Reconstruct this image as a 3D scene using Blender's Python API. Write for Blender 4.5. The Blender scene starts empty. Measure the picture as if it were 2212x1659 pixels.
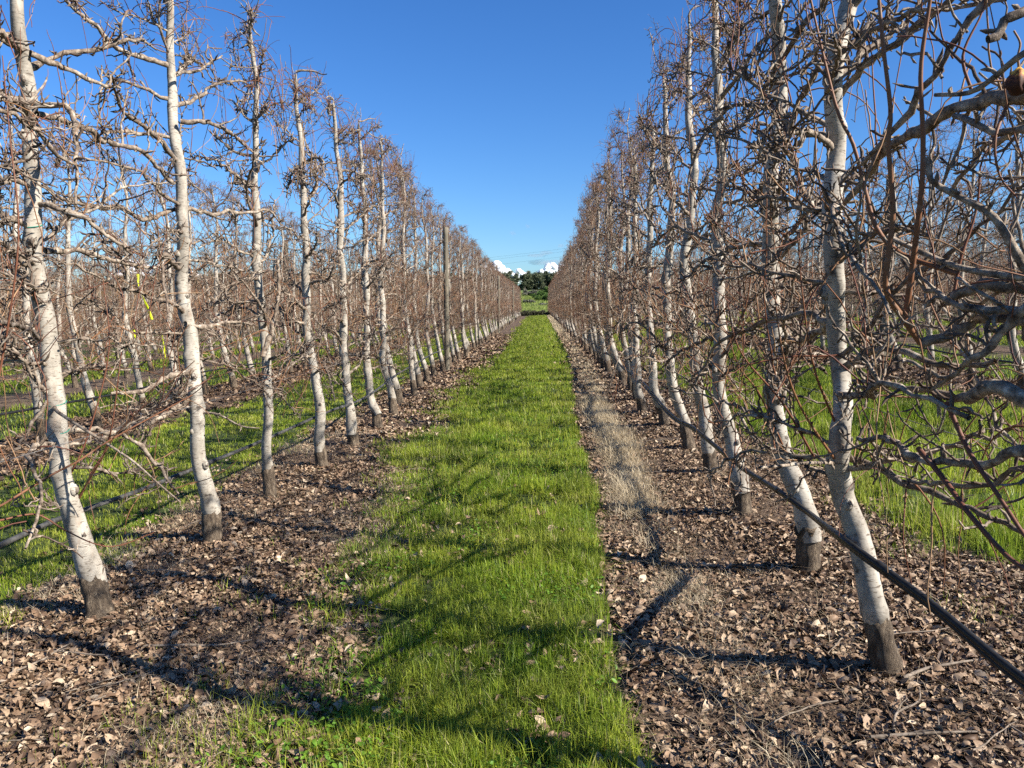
import bpy, math
import numpy as np
from mathutils import Vector, Euler

# ------------------------------------------------------------------ basics
scene = bpy.context.scene
COL = scene.collection
RAD = math.radians
F = 1661.0                      # focal length in pixels of a 2212 x 1659 picture
CAMZ = 1.6
cam_rot = Euler((RAD(90 - 6.0), 0.0, RAD(2.0)), 'XYZ')
CR = np.array(cam_rot.to_matrix())

cross_l, cross_r = 0.030, 0.048


def hash2(ix, iy, s):
    v = np.sin(ix * 127.1 + iy * 311.7 + s * 74.7) * 43758.5453
    return v - np.floor(v)


def vnoise(x, y, s=0.0):
    x = np.asarray(x, float); y = np.asarray(y, float)
    ix, iy = np.floor(x), np.floor(y)
    fx, fy = x - ix, y - iy
    fx = fx * fx * (3 - 2 * fx); fy = fy * fy * (3 - 2 * fy)
    a, b = hash2(ix, iy, s), hash2(ix + 1, iy, s)
    c, d = hash2(ix, iy + 1, s), hash2(ix + 1, iy + 1, s)
    return (a * (1 - fx) + b * fx) * (1 - fy) + (c * (1 - fx) + d * fx) * fy


LEFT_ROWS = [-2.25, -6.3, -10.3, -14.3, -18.3, -22.3, -26.3, -30.3, -34.3, -38.3, -42.3]
RIGHT_ROWS = [1.58, 6.7, 10.7, 14.7, 18.7, 22.7, 26.7, 30.7, 34.7, 38.7, 42.7]
ALLROWS = np.array(LEFT_ROWS + RIGHT_ROWS)
ROW_END = 96.0
ALLEYS = [(-1.10, 0.45), (-5.35, -2.85), (2.55, 5.85)]
for k in range(1, 10):
    ALLEYS.append((LEFT_ROWS[k + 1] + 0.9, LEFT_ROWS[k] - 0.9))
    ALLEYS.append((RIGHT_ROWS[k] + 0.9, RIGHT_ROWS[k + 1] - 0.9))
ALLEYS.append((-60, LEFT_ROWS[-1] - 0.9)); ALLEYS.append((RIGHT_ROWS[-1] + 0.9, 60))


def terrain(x, y):
    x = np.asarray(x, float); y = np.asarray(y, float)
    t = 60 * np.tanh(x / 60)
    z = np.where(x < 0, cross_l * t, cross_r * t)
    z = z * np.clip((160 - y) / 60, 0, 1)
    u = np.clip(y - 103, 0, 225)
    z = z + u * 0.033 + 0.5 * np.clip(u / 30, 0, 1) * (vnoise(x / 14, y / 14, 3) - .5) * 1.6
    d = np.abs(x[..., None] - ALLROWS).min(-1)
    inr = np.clip((100 - y) / 4, 0, 1)
    z = z + inr * 0.04 * np.exp(-(d / 0.5) ** 2)
    z = z + 0.025 * (vnoise(x / 0.9, y / 0.9, 1) - .5) * np.clip((120 - y) / 20, 0, 1)
    return z


def grassmask(x, y):
    x = np.asarray(x, float); y = np.asarray(y, float)
    m = np.zeros(np.broadcast(x, y).shape)
    for i, (a, b) in enumerate(ALLEYS):
        if i == 0:
            a = np.interp(y, [2.4, 3.3, 4.5, 7.7, 10.5, 18, 30], [-.85, -.92, -1.05, -1.34, -1.5, -1.45, -1.15]); b = np.interp(y, [2.6, 6, 11, 18, 26], [.34, .45, .50, .74, .86])
        ea = a + (0.6 if i == 0 else .45) * (vnoise(y / 0.8, x * 0 + i, 5) - .5) + 0.35 * (vnoise(y / 0.23, x * 0 + i, 6) - .5)
        wob = 0.10 if i == 0 else 0.35
        eb = b + wob * (vnoise(y / 0.6, x * 0 + i, 7) - .5)
        sa = 0.55 if i == 0 else 0.25
        sb = 0.05 if i == 0 else 0.2
        m = np.maximum(m, np.clip((x - ea) / sa + .5, 0, 1) * np.clip((eb - x) / sb + .5, 0, 1))
    return m


def ray(px, py):
    d = CR @ np.array([(px - 1106.0) / F, (829.5 - py) / F, -1.0])
    return d


def P(px, py, yd):
    d = ray(px, py)
    return np.array([0, 0, CAMZ]) + d * (yd / d[1])


def G(px, py):
    d = ray(px, py)
    z = 0.0
    for _ in range(30):
        p = np.array([0, 0, CAMZ]) + d * ((z - CAMZ) / d[2])
        z = float(terrain(p[0], p[1]))
    return np.array([p[0], p[1], z])


def nrm(v):
    return v / np.maximum(np.linalg.norm(v, axis=-1, keepdims=True), 1e-9)


# ------------------------------------------------------------------ mesh builder
class MB:
    def __init__(self):
        self.v, self.q, self.m, self.t = [], [], [], []
        self.n = 0

    def add(self, v, q, tint=0.5, mat=0):
        v = np.asarray(v, float).reshape(-1, 3); q = np.asarray(q, int).reshape(-1, 4)
        self.v.append(v); self.q.append(q + self.n)
        self.m.append(np.full(len(q), mat)); self.n += len(v)
        t = np.asarray(tint, float)
        self.t.append(np.full(len(v), float(t)) if t.ndim == 0 else t.reshape(-1))

    def tubes(self, Pt, R, sides=6, tint=None, mat=0):
        Pt = np.asarray(Pt, float); R = np.asarray(R, float)
        if Pt.ndim == 2:
            Pt, R = Pt[None], R[None]
        N, n, _ = Pt.shape
        if N == 0:
            return
        T = nrm(np.gradient(Pt, axis=1))
        ref = np.eye(3)[np.argmin(np.abs(T).max(1), axis=1)]
        U = nrm(np.cross(T, ref[:, None, :])); V = np.cross(T, U)
        a = np.arange(sides) * 2 * np.pi / sides
        ring = Pt[:, :, None] + R[:, :, None, None] * (np.cos(a)[:, None] * U[:, :, None] + np.sin(a)[:, None] * V[:, :, None])
        idx = np.arange(N * n * sides).reshape(N, n, sides)
        i2 = np.roll(idx, -1, axis=2)
        q = np.stack([idx[:, :-1], i2[:, :-1], i2[:, 1:], idx[:, 1:]], -1)
        t = np.full(N, .5) if tint is None else np.asarray(tint)
        self.add(ring, q, np.repeat(t, n * sides) if t.ndim else t, mat)

    def blob(self, c, r, tint=.5, mat=0, nu=10, nv=7, jig=0.0, rng=None, axis=None):
        th = np.linspace(0.02, np.pi - 0.02, nv); ph = np.arange(nu) * 2 * np.pi / nu
        d = np.stack([np.sin(th)[:, None] * np.cos(ph), np.sin(th)[:, None] * np.sin(ph), np.cos(th)[:, None] + 0 * ph], -1)
        rr = np.ones((nv, nu)) if rng is None else 1 + jig * rng.normal(size=(nv, nu))
        v = d * rr[..., None] * np.asarray(r, float) + np.asarray(c, float)
        idx = np.arange(nu * nv).reshape(nv, nu); i2 = np.roll(idx, -1, 1)
        q = np.stack([idx[:-1], idx[1:], i2[1:], i2[:-1]], -1)
        self.add(v, q, tint, mat)

    def arrays(self):
        return np.concatenate(self.v), np.concatenate(self.q), np.concatenate(self.m), np.concatenate(self.t)

    def mesh(self, name, mats, smooth=True):
        v, q, m, t = self.arrays()
        return mesh_from(name, v, q, m, t, mats, smooth)


def mesh_from(name, v, q, m, t, mats, smooth=True):
    me = bpy.data.meshes.new(name)
    me.vertices.add(len(v)); me.vertices.foreach_set('co', v.astype(np.float32).ravel())
    me.loops.add(len(q) * 4); me.loops.foreach_set('vertex_index', q.astype(np.int32).ravel())
    me.polygons.add(len(q))
    me.polygons.foreach_set('loop_start', (np.arange(len(q)) * 4).astype(np.int32))
    me.polygons.foreach_set('material_index', np.asarray(m).astype(np.int32))
    me.polygons.foreach_set('use_smooth', np.full(len(q), smooth))
    at = me.attributes.new('tint', 'FLOAT', 'POINT'); at.data.foreach_set('value', t.astype(np.float32))
    for mm in mats:
        me.materials.append(mm)
    me.update(calc_edges=True)
    return me


def link(name, data, parent=None, loc=None):
    o = bpy.data.objects.new(name, data); COL.objects.link(o)
    if parent is not None:
        o.parent = parent
    if loc is not None:
        o.location = loc
    return o


def tag(o, label=None, cat=None, group=None, kind=None):
    if label: o['label'] = label
    if cat: o['category'] = cat
    if group: o['group'] = group
    if kind: o['kind'] = kind
    return o


# ------------------------------------------------------------------ materials
def newmat(name):
    m = bpy.data.materials.new(name); m.use_nodes = True
    nt = m.node_tree
    b = nt.nodes['Principled BSDF']
    b.inputs['Roughness'].default_value = 0.85
    b.inputs['Specular IOR Level'].default_value = 0.25
    return m, nt, b


def N(nt, typ, **kw):
    n = nt.nodes.new(typ)
    for k, v in kw.items():
        setattr(n, k, v)
    return n


def noise(nt, vec, scale, detail=4, rough=.6, mapping=None):
    n = N(nt, 'ShaderNodeTexNoise'); n.inputs['Scale'].default_value = scale
    n.inputs['Detail'].default_value = detail; n.inputs['Roughness'].default_value = rough
    if mapping:
        mp = N(nt, 'ShaderNodeMapping'); mp.inputs['Scale'].default_value = mapping
        nt.links.new(vec, mp.inputs['Vector']); vec = mp.outputs['Vector']
    nt.links.new(vec, n.inputs['Vector'])
    return n.outputs['Fac']


def ramp(nt, fac, stops):
    r = N(nt, 'ShaderNodeValToRGB')
    e = r.color_ramp.elements
    while len(e) < len(stops):
        e.new(0.5)
    for i, (p, c) in enumerate(stops):
        e[i].position = p
        e[i].color = (c, c, c, 1) if isinstance(c, (int, float)) else (*c, 1)
    nt.links.new(fac, r.inputs['Fac'])
    return r.outputs['Color']


def mix(nt, a, b, fac, blend='MIX'):
    n = N(nt, 'ShaderNodeMix', data_type='RGBA', blend_type=blend)
    if isinstance(fac, (int, float)): n.inputs[0].default_value = fac
    else: nt.links.new(fac, n.inputs[0])
    for i, c in ((6, a), (7, b)):
        if isinstance(c, tuple): n.inputs[i].default_value = (*c, 1)
        else: nt.links.new(c, n.inputs[i])
    return n.outputs[2]


def coords(nt, which='Object'):
    return N(nt, 'ShaderNodeTexCoord').outputs[which]


def attr(nt, name):
    return N(nt, 'ShaderNodeAttribute', attribute_name=name).outputs['Fac']


def bump(nt, h, b, strength=.4, dist=.01):
    n = N(nt, 'ShaderNodeBump'); n.inputs['Strength'].default_value = strength
    n.inputs['Distance'].default_value = dist
    nt.links.new(h, n.inputs['Height']); nt.links.new(n.outputs['Normal'], b.inputs['Normal'])


M = {}
# silver trunk bark with horizontal lenticels
m, nt, b = newmat('silver_bark'); c = coords(nt)
big = noise(nt, c, 8, 6, .72, (1, 1, .55))
base = ramp(nt, big, [(.30, (.105, .085, .066)), (.42, (.25, .22, .178)), (.56, (.36, .322, .265)), (.72, (.48, .445, .38))])
rust = ramp(nt, noise(nt, c, 9, 5, .7, (1, 1, .35)), [(.58, 0.0), (.74, 1.0)])
base = mix(nt, base, (.26, .155, .095), mix(nt, (0, 0, 0), (.6, .6, .6), rust))
len_ = ramp(nt, noise(nt, c, 1, 2, .5, (30, 30, 170)), [(.34, 0.0), (.41, 1.0)])
base = mix(nt, (.13, .105, .08), base, len_)
crack = ramp(nt, noise(nt, c, 1, 6, .75, (11, 11, 30)), [(.30, 0.0), (.37, 1.0)])
base = mix(nt, (.055, .043, .034), base, crack)
scar = N(nt, 'ShaderNodeMath', operation='ADD'); nt.links.new(attr(nt, 'tint'), scar.inputs[0])
sn = N(nt, 'ShaderNodeMath', operation='MULTIPLY_ADD'); nt.links.new(noise(nt, c, 45, 4, .7), sn.inputs[0]); sn.inputs[1].default_value = 1.0; sn.inputs[2].default_value = -.5
nt.links.new(sn.outputs[0], scar.inputs[1])
base = mix(nt, base, (.045, .034, .026), ramp(nt, scar.outputs[0], [(.42, 0.0), (.62, .92)]))
nt.links.new(base, b.inputs['Base Color'])
bump(nt, noise(nt, c, 1, 4, .6, (26, 26, 60)), b, .3, .008)
M['trunk'] = m
# rough dark rootstock
m, nt, b = newmat('rootstock_bark'); c = coords(nt)
base = ramp(nt, noise(nt, c, 1, 6, .75, (40, 40, 14)), [(.3, (.03, .022, .015)), (.52, (.12, .088, .06)), (.72, (.32, .25, .17))])
nt.links.new(base, b.inputs['Base Color'])
bump(nt, noise(nt, c, 1, 6, .8, (45, 45, 16)), b, 1.0, .03)
M['root'] = m
m, nt, b = newmat('knot_bark'); c = coords(nt)
nt.links.new(ramp(nt, noise(nt, c, 60), [(.35, (.05, .038, .03)), (.7, (.20, .16, .125))]), b.inputs['Base Color'])
M['knot'] = m
# limbs: grey with lichen; dark bark patches deepened to stand in for shade
m, nt, b = newmat('limb_bark'); c = coords(nt)
base = ramp(nt, noise(nt, c, 30, 5, .7), [(.34, (.04, .029, .022)), (.46, (.17, .128, .093)), (.58, (.31, .25, .188)), (.74, (.54, .485, .40))])
tn = attr(nt, 'tint')
base = mix(nt, base, (.075, .048, .034), ramp(nt, tn, [(.40, 0.0), (1.0, .92)]))  # tint darkens spurs and side twigs: dark wood plus shade put into the colour
nt.links.new(base, b.inputs['Base Color'])
bump(nt, noise(nt, c, 90, 4, .7), b, .6, .006)
M['limb'] = m
# young shoots
m, nt, b = newmat('young_shoot'); c = coords(nt)
tn = attr(nt, 'tint')
base = ramp(nt, tn, [(0, (.30, .19, .105)), (.35, (.22, .11, .05)), (.7, (.16, .062, .032)), (1, (.09, .038, .028))])
base = mix(nt, base, (.30, .24, .18), ramp(nt, noise(nt, c, 25), [(.58, 0.0), (.74, .5)]))
nt.links.new(base, b.inputs['Base Color']); b.inputs['Roughness'].default_value = .55
M['young'] = m
# leaf litter
m, nt, b = newmat('dead_leaf'); c = coords(nt); tn = attr(nt, 'tint')
base = ramp(nt, tn, [(0, (.035, .021, .014)), (.3, (.12, .072, .042)), (.55, (.235, .152, .092)), (.8, (.37, .265, .17)), (1, (.54, .43, .30))])
base = mix(nt, base, (.08, .05, .035), ramp(nt, noise(nt, c, 120, 3), [(.52, 0.0), (.72, .75)]))
nt.links.new(base, b.inputs['Base Color']); b.inputs['Roughness'].default_value = .6
M['leaf'] = m


def blade_mat(name, stops, trans=.35, rough=.5, patch=None):
    m, nt, b = newmat(name)
    c = coords(nt)
    base = ramp(nt, attr(nt, 'tint'), stops)
    if patch:
        base = mix(nt, base, patch, ramp(nt, noise(nt, c, 1.3, 4, .6), [(.42, 0.0), (.68, .55)]))
    nt.links.new(base, b.inputs['Base Color']); b.inputs['Roughness'].default_value = rough
    tr = N(nt, 'ShaderNodeBsdfTranslucent'); nt.links.new(base, tr.inputs['Color'])
    ms = N(nt, 'ShaderNodeMixShader'); ms.inputs[0].default_value = trans
    out = nt.nodes['Material Output']
    nt.links.new(b.outputs[0], ms.inputs[1]); nt.links.new(tr.outputs[0], ms.inputs[2])
    nt.links.new(ms.outputs[0], out.inputs['Surface'])
    return m


M['grass'] = blade_mat('grass_blade', [(0, (.085, .15, .016)), (.4, (.21, .31, .028)), (.85, (.44, .48, .05)), (.93, (.42, .42, .11)), (1, (.52, .45, .23))], .48, .42, (.33, .33, .06))
M['straw'] = blade_mat('dry_straw', [(0, (.32, .235, .135)), (.5, (.48, .385, .24)), (1, (.66, .56, .39))], .3, .6)
M['clover'] = blade_mat('clover_leaf', [(0, (.06, .15, .015)), (1, (.17, .30, .03))], .35, .5)
M['eucalypt'] = blade_mat('eucalypt_leaf', [(0, (.03, .042, .024)), (.6, (.075, .092, .048)), (1, (.15, .16, .085))], .2, .6)
M['bush'] = blade_mat('shrub_leaf', [(0, (.04, .085, .018)), (1, (.105, .17, .035))], .3, .6)
M['greybush'] = blade_mat('grey_shrub_leaf', [(0, (.05, .055, .04)), (1, (.17, .165, .125))], .2, .7)
M['scrub'] = blade_mat('dark_scrub', [(0, (.018, .02, .012)), (1, (.085, .08, .045))], .15, .8)

# ground: soil + grass floor + hillside pasture by masks
m, nt, b = newmat('orchard_ground'); c = coords(nt)
soil = ramp(nt, noise(nt, c, 14, 6, .75), [(.3, (.05, .032, .02)), (.5, (.125, .083, .054)), (.66, (.23, .16, .105)), (.8, (.33, .245, .165))])
green = ramp(nt, noise(nt, c, 6, 5, .7), [(.3, (.03, .04, .012)), (.7, (.075, .11, .022))])
sp = N(nt, 'ShaderNodeSeparateXYZ'); nt.links.new(c, sp.inputs[0])
base = mix(nt, soil, green, attr(nt, 'tint'))
past = ramp(nt, noise(nt, c, .09, 6, .65), [(.3, (.055, .085, .022)), (.48, (.10, .135, .035)), (.62, (.14, .155, .05)), (.75, (.18, .17, .07))])
past = mix(nt, past, (.055, .10, .018), ramp(nt, noise(nt, c, 1.1, 5, .7), [(.45, 0.0), (.65, .6)]))
yf = N(nt, 'ShaderNodeMapRange'); yf.inputs['From Min'].default_value = 99; yf.inputs['From Max'].default_value = 106
nt.links.new(sp.outputs['Y'], yf.inputs['Value'])
base = mix(nt, base, past, yf.outputs['Result'])
nt.links.new(base, b.inputs['Base Color']); b.inputs['Roughness'].default_value = .95
bump(nt, noise(nt, c, 22, 6, .8), b, .8, .05)
M['ground'] = m
# pipes, posts, tape, misc
m, nt, b = newmat('black_pipe'); c = coords(nt)
nt.links.new(ramp(nt, noise(nt, c, 40), [(.3, (.008, .008, .008)), (.75, (.026, .025, .024))]), b.inputs['Base Color'])
b.inputs['Roughness'].default_value = .45; b.inputs['Specular IOR Level'].default_value = .3
M['pipe'] = m
m, nt, b = newmat('dusty_pipe'); c = coords(nt)
nt.links.new(ramp(nt, noise(nt, c, 25), [(.3, (.025, .025, .024)), (.75, (.11, .105, .098))]), b.inputs['Base Color'])
b.inputs['Roughness'].default_value = .5
M['pipe2'] = m
m, nt, b = newmat('weathered_post'); c = coords(nt)
nt.links.new(ramp(nt, noise(nt, c, 1, 6, .7, (60, 60, 4)), [(.3, (.06, .052, .037)), (.55, (.16, .138, .10)), (.75, (.25, .225, .17))]), b.inputs['Base Color'])
bump(nt, noise(nt, c, 1, 5, .7, (80, 80, 5)), b, .7, .01)
M['post'] = m
m, nt, b = newmat('wire_steel'); b.inputs['Base Color'].default_value = (.22, .22, .22, 1); b.inputs['Metallic'].default_value = .6
c = coords(nt); nt.links.new(ramp(nt, noise(nt, c, 8), [(.3, (.10, .09, .085)), (.7, (.30, .29, .28))]), b.inputs['Base Color'])
M['wire'] = m
m, nt, b = newmat('cable_dark'); c = coords(nt)
nt.links.new(ramp(nt, noise(nt, c, .2), [(.3, (.10, .115, .14)), (.7, (.14, .155, .18))]), b.inputs['Base Color'])
M['cable'] = m
M['tape'] = blade_mat('yellow_tape', [(0, (.62, .72, .02)), (1, (.80, .85, .04))], .4, .4)
m, nt, b = newmat('green_string'); c = coords(nt)
nt.links.new(ramp(nt, noise(nt, c, 80), [(.3, (.01, .16, .11)), (.7, (.03, .30, .22))]), b.inputs['Base Color'])
M['string'] = m
m, nt, b = newmat('shrivelled_fruit'); c = coords(nt)
sp = N(nt, 'ShaderNodeSeparateXYZ'); nt.links.new(c, sp.inputs[0])
ny = N(nt, 'ShaderNodeMath', operation='MULTIPLY_ADD'); ny.inputs[1].default_value = 11; ny.inputs[2].default_value = -0.08
nt.links.new(sp.outputs['Z'], ny.inputs[0])
nn = N(nt, 'ShaderNodeMath', operation='ADD'); nt.links.new(ny.outputs[0], nn.inputs[0])
nf = noise(nt, c, 55, 3); nt.links.new(nf, nn.inputs[1])
nt.links.new(ramp(nt, nn.outputs[0], [(.36, (.05, .018, .009)), (.52, (.22, .075, .025)), (.68, (.62, .31, .05)), (1, (.75, .47, .12))]), b.inputs['Base Color'])
b.inputs['Roughness'].default_value = .65
M['fruit'] = m
m, nt, b = newmat('grey_stick'); c = coords(nt)
nt.links.new(ramp(nt, noise(nt, c, 30, 4), [(.3, (.08, .06, .043)), (.7, (.29, .235, .18))]), b.inputs['Base Color'])
M['stick'] = m
m, nt, b = newmat('cloud_white'); c = coords(nt)
nt.links.new(ramp(nt, noise(nt, c, .01), [(.3, (.86, .87, .89)), (.7, (.93, .93, .94))]), b.inputs['Base Color'])
b.inputs['Roughness'].default_value = 1; b.inputs['Specular IOR Level'].default_value = 0
M['cloud'] = m
m = bpy.data.materials.new('cloud_wisp'); m.use_nodes = True; nt = m.node_tree
nt.nodes.remove(nt.nodes['Principled BSDF'])
pv = N(nt, 'ShaderNodeVolumePrincipled'); pv.inputs['Density'].default_value = .0022
pv.inputs['Color'].default_value = (.42, .46, .56, 1)
nt.links.new(pv.outputs[0], nt.nodes['Material Output'].inputs['Volume'])
M['wisp'] = m

# ------------------------------------------------------------------ camera, light, world
cd = bpy.data.cameras.new('camera'); cd.sensor_fit = 'HORIZONTAL'; cd.sensor_width = 36
cd.lens = 36 * F / 2212; cd.clip_start = .05; cd.clip_end = 20000
camo = bpy.data.objects.new('camera', cd); COL.objects.link(camo)
camo.location = (0, 0, CAMZ); camo.rotation_euler = cam_rot
scene.camera = camo

SUN_EL = RAD(34)
SX, SY = 1.0, -0.40
az = math.atan2(SX, SY)
sd = Vector((math.sin(az) * math.cos(SUN_EL), math.cos(az) * math.cos(SUN_EL), math.sin(SUN_EL)))
ld = bpy.data.lights.new('sun', 'SUN'); ld.energy = 5.0; ld.angle = RAD(.53); ld.color = (1, .945, .86)
lo = bpy.data.objects.new('sun', ld); COL.objects.link(lo)
lo.rotation_euler = (-sd).to_track_quat('-Z', 'Y').to_euler(); lo.location = sd * 50

w = bpy.data.worlds.new('World'); scene.world = w; w.use_nodes = True; nt = w.node_tree
bg = nt.nodes['Background']
sky = N(nt, 'ShaderNodeTexSky', sky_type='NISHITA'); sky.sun_disc = False
sky.sun_elevation = SUN_EL; sky.sun_rotation = az
sky.altitude = 0; sky.air_density = 1.0; sky.dust_density = .25; sky.ozone_density = 2.2
hs = N(nt, 'ShaderNodeHueSaturation'); hs.inputs['Saturation'].default_value = 1.22
tint = mix(nt, hs.outputs[0], (.66, .97, 1.40), 1.0, 'MULTIPLY')
nt.links.new(sky.outputs[0], hs.inputs['Color']); nt.links.new(tint, bg.inputs['Color'])
bg.inputs['Strength'].default_value = .050

scene.view_settings.view_transform = 'Standard'; scene.view_settings.look = 'None'
scene.view_settings.exposure = 1.27; scene.view_settings.gamma = 1.0; scene.view_settings.use_curve_mapping = False
cy = scene.cycles
cy.use_denoising = False
cy.max_bounces = 4; cy.diffuse_bounces = 1; cy.glossy_bounces = 2; cy.transmission_bounces = 4
cy.transparent_max_bounces = 4; cy.volume_bounces = 1
cy.use_adaptive_sampling = True; cy.adaptive_threshold = .02
scene.render.film_transparent = False

# ------------------------------------------------------------------ ground
xs = np.unique(np.round(np.concatenate([np.geomspace(48, 3500, 22), -np.geomspace(48, 3500, 22), np.arange(-48, -9, .7), np.arange(9, 48, .7), np.arange(-9, 9.01, .12)]), 4))
ys = np.unique(np.round(np.concatenate([-np.geomspace(4, 300, 12), np.arange(-4, 16, .25), np.arange(16, 110, .8), np.arange(110, 345, 4), np.geomspace(345, 6000, 18)]), 4))
X, Y = np.meshgrid(xs, ys)
Z = terrain(X, Y)
gm = grassmask(X, Y) * np.clip((99 - Y) / 3, 0, 1)
idx = np.arange(X.size).reshape(X.shape)
q = np.stack([idx[:-1, :-1], idx[:-1, 1:], idx[1:, 1:], idx[1:, :-1]], -1).reshape(-1, 4)
me = mesh_from('ground', np.stack([X, Y, Z], -1).reshape(-1, 3), q, np.zeros(len(q)), gm.ravel(), [M['ground']])
tag(link('ground', me), kind='structure')


# ------------------------------------------------------------------ tree growth
def grow(p0, d0, L, n, wig, trop, rng, kink=0.0):
    p = np.array(p0, float); d = nrm(np.array(d0, float))
    out = [p.copy()]
    L = np.asarray(L, float)[:, None]
    for i in range(n):
        d = nrm(d + wig * rng.normal(size=d.shape) + np.asarray(trop))
        p = p + d * L / n
        out.append(p.copy())
    return np.stack(out, 1)


def sample_on(Pt, R, li, t):
    n = Pt.shape[1]
    f = t * (n - 1); i = np.minimum(f.astype(int), n - 2); w_ = (f - i)[:, None]
    p = Pt[li, i] * (1 - w_) + Pt[li, i + 1] * w_
    tg = nrm(Pt[li, i + 1] - Pt[li, i])
    r = R[li, i] * (1 - w_[:, 0]) + R[li, i + 1] * w_[:, 0]
    return p, tg, r


def perp(tg, rng):
    v = rng.normal(size=tg.shape)
    return nrm(v - tg * (v * tg).sum(-1, keepdims=True))


def decorate(Pt, R, wood, young, rng, lod, sec=6, spur=12, shoot=5, long_=1.0, clamp=None):
    """secondaries, spurs and young shoots along limbs Pt (N,n,3)"""
    Nn, n, _ = Pt.shape
    sides = {0: (6, 4, 4, 4), 1: (4, 3, 3, 3), 2: (3, 3, 3, 3)}[lod]
    cl = clamp if clamp else (lambda A: A)
    wood.tubes(Pt, R, sides[0] + (2 if lod == 0 else 0), rng.uniform(0, .7, Nn))
    # secondaries
    li = rng.integers(0, Nn, Nn * sec); t = rng.uniform(.12, 1, len(li))
    p, tg, r = sample_on(Pt, R, li, t)
    up = np.array([0, 0, 1.0])
    d = nrm(tg * rng.uniform(-.1, .9, (len(li), 1)) + perp(tg, rng) * .9 + up * rng.uniform(-.25, .7, (len(li), 1)))
    L = rng.uniform(.09, .36, len(li)) * long_
    ns = {0: 8, 1: 6, 2: 3}[lod]
    S = grow(p, d, L, ns, .17, (0, 0, .03), rng); S[:, 1:] += rng.normal(size=S[:, 1:].shape) * .003; S = cl(S)
    rs = np.minimum(r * .85, rng.uniform(.0038, .0075, len(li)))[:, None] * np.linspace(1, .6, ns + 1)
    wood.tubes(S, rs, sides[1], rng.uniform(.1, 1, len(li)))
    # spurs on limbs and on secondaries
    for (A, B, cnt, sc) in ((Pt, R, spur, 1.0), (S, rs, max(1, int(spur / 4)), .8)):
        k = rng.integers(0, A.shape[0], int(A.shape[0] * cnt)); t = rng.uniform(.08, 1, len(k))
        p, tg, r = sample_on(A, B, k, t)
        d = nrm(tg * rng.uniform(-.5, .9, (len(k), 1)) + perp(tg, rng) + up * .25)
        L = rng.uniform(.022, .10, len(k)) * sc
        nn = 3 if lod == 0 else (2 if lod == 1 else 1)
        Sp = grow(p, d, L, nn, .45, (0, 0, .12), rng)
        prof = {3: [1.0, .95, 1.2, .25], 2: [1, 1.15, .3], 1: [1, .6]}[nn]
        rr = np.minimum(r * .75, rng.uniform(.0036, .0068, len(k)))[:, None] * np.array(prof)
        wood.tubes(Sp, rr, sides[2], rng.uniform(.35, 1, len(k)))
    # young shoots
    A2, B2 = Pt, R
    k = rng.integers(0, Nn, int(Nn * shoot)); t = rng.uniform(.1, 1, len(k))
    p, tg, r = sample_on(A2, B2, k, t)
    hang = rng.random(len(k)) < .42
    d = nrm(tg * .35 + perp(tg, rng) * .8 + up * np.where(hang, .15, 1.0)[:, None])
    L = rng.uniform(.14, .52, len(k)) * np.where(hang, 1.15, 1.0) * long_
    trop = np.where(hang[:, None], np.array([0, 0, -.26]), np.array([0, 0, .10]))
    nn = {0: 9, 1: 6, 2: 3}[lod]
    Y_ = cl(grow(p, d, L, nn, .12, trop, rng))
    ry = rng.uniform(.0020, .0040, len(k))[:, None] * np.linspace(1, .55, nn + 1)
    young.tubes(Y_, ry, sides[3], rng.uniform(0, 1, len(k)))


def smooth_path(pts, n):
    """Catmull-Rom resample of control points"""
    pts = np.asarray(pts, float)
    p = np.vstack([2 * pts[0] - pts[1], pts, 2 * pts[-1] - pts[-2]])
    seg = np.linalg.norm(np.diff(pts, axis=0), axis=1); cum = np.concatenate([[0], np.cumsum(seg)])
    s = np.linspace(0, cum[-1], n)
    i = np.clip(np.searchsorted(cum, s, side='right') - 1, 0, len(pts) - 2)
    u = ((s - cum[i]) / np.maximum(seg[i], 1e-9))[:, None]
    a, b_, c_, d_ = p[i], p[i + 1], p[i + 2], p[i + 3]
    return .5 * ((2 * b_) + (-a + c_) * u + (2 * a - 5 * b_ + 4 * c_ - d_) * u ** 2 + (-a + 3 * b_ - 3 * c_ + d_) * u ** 3)


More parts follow.
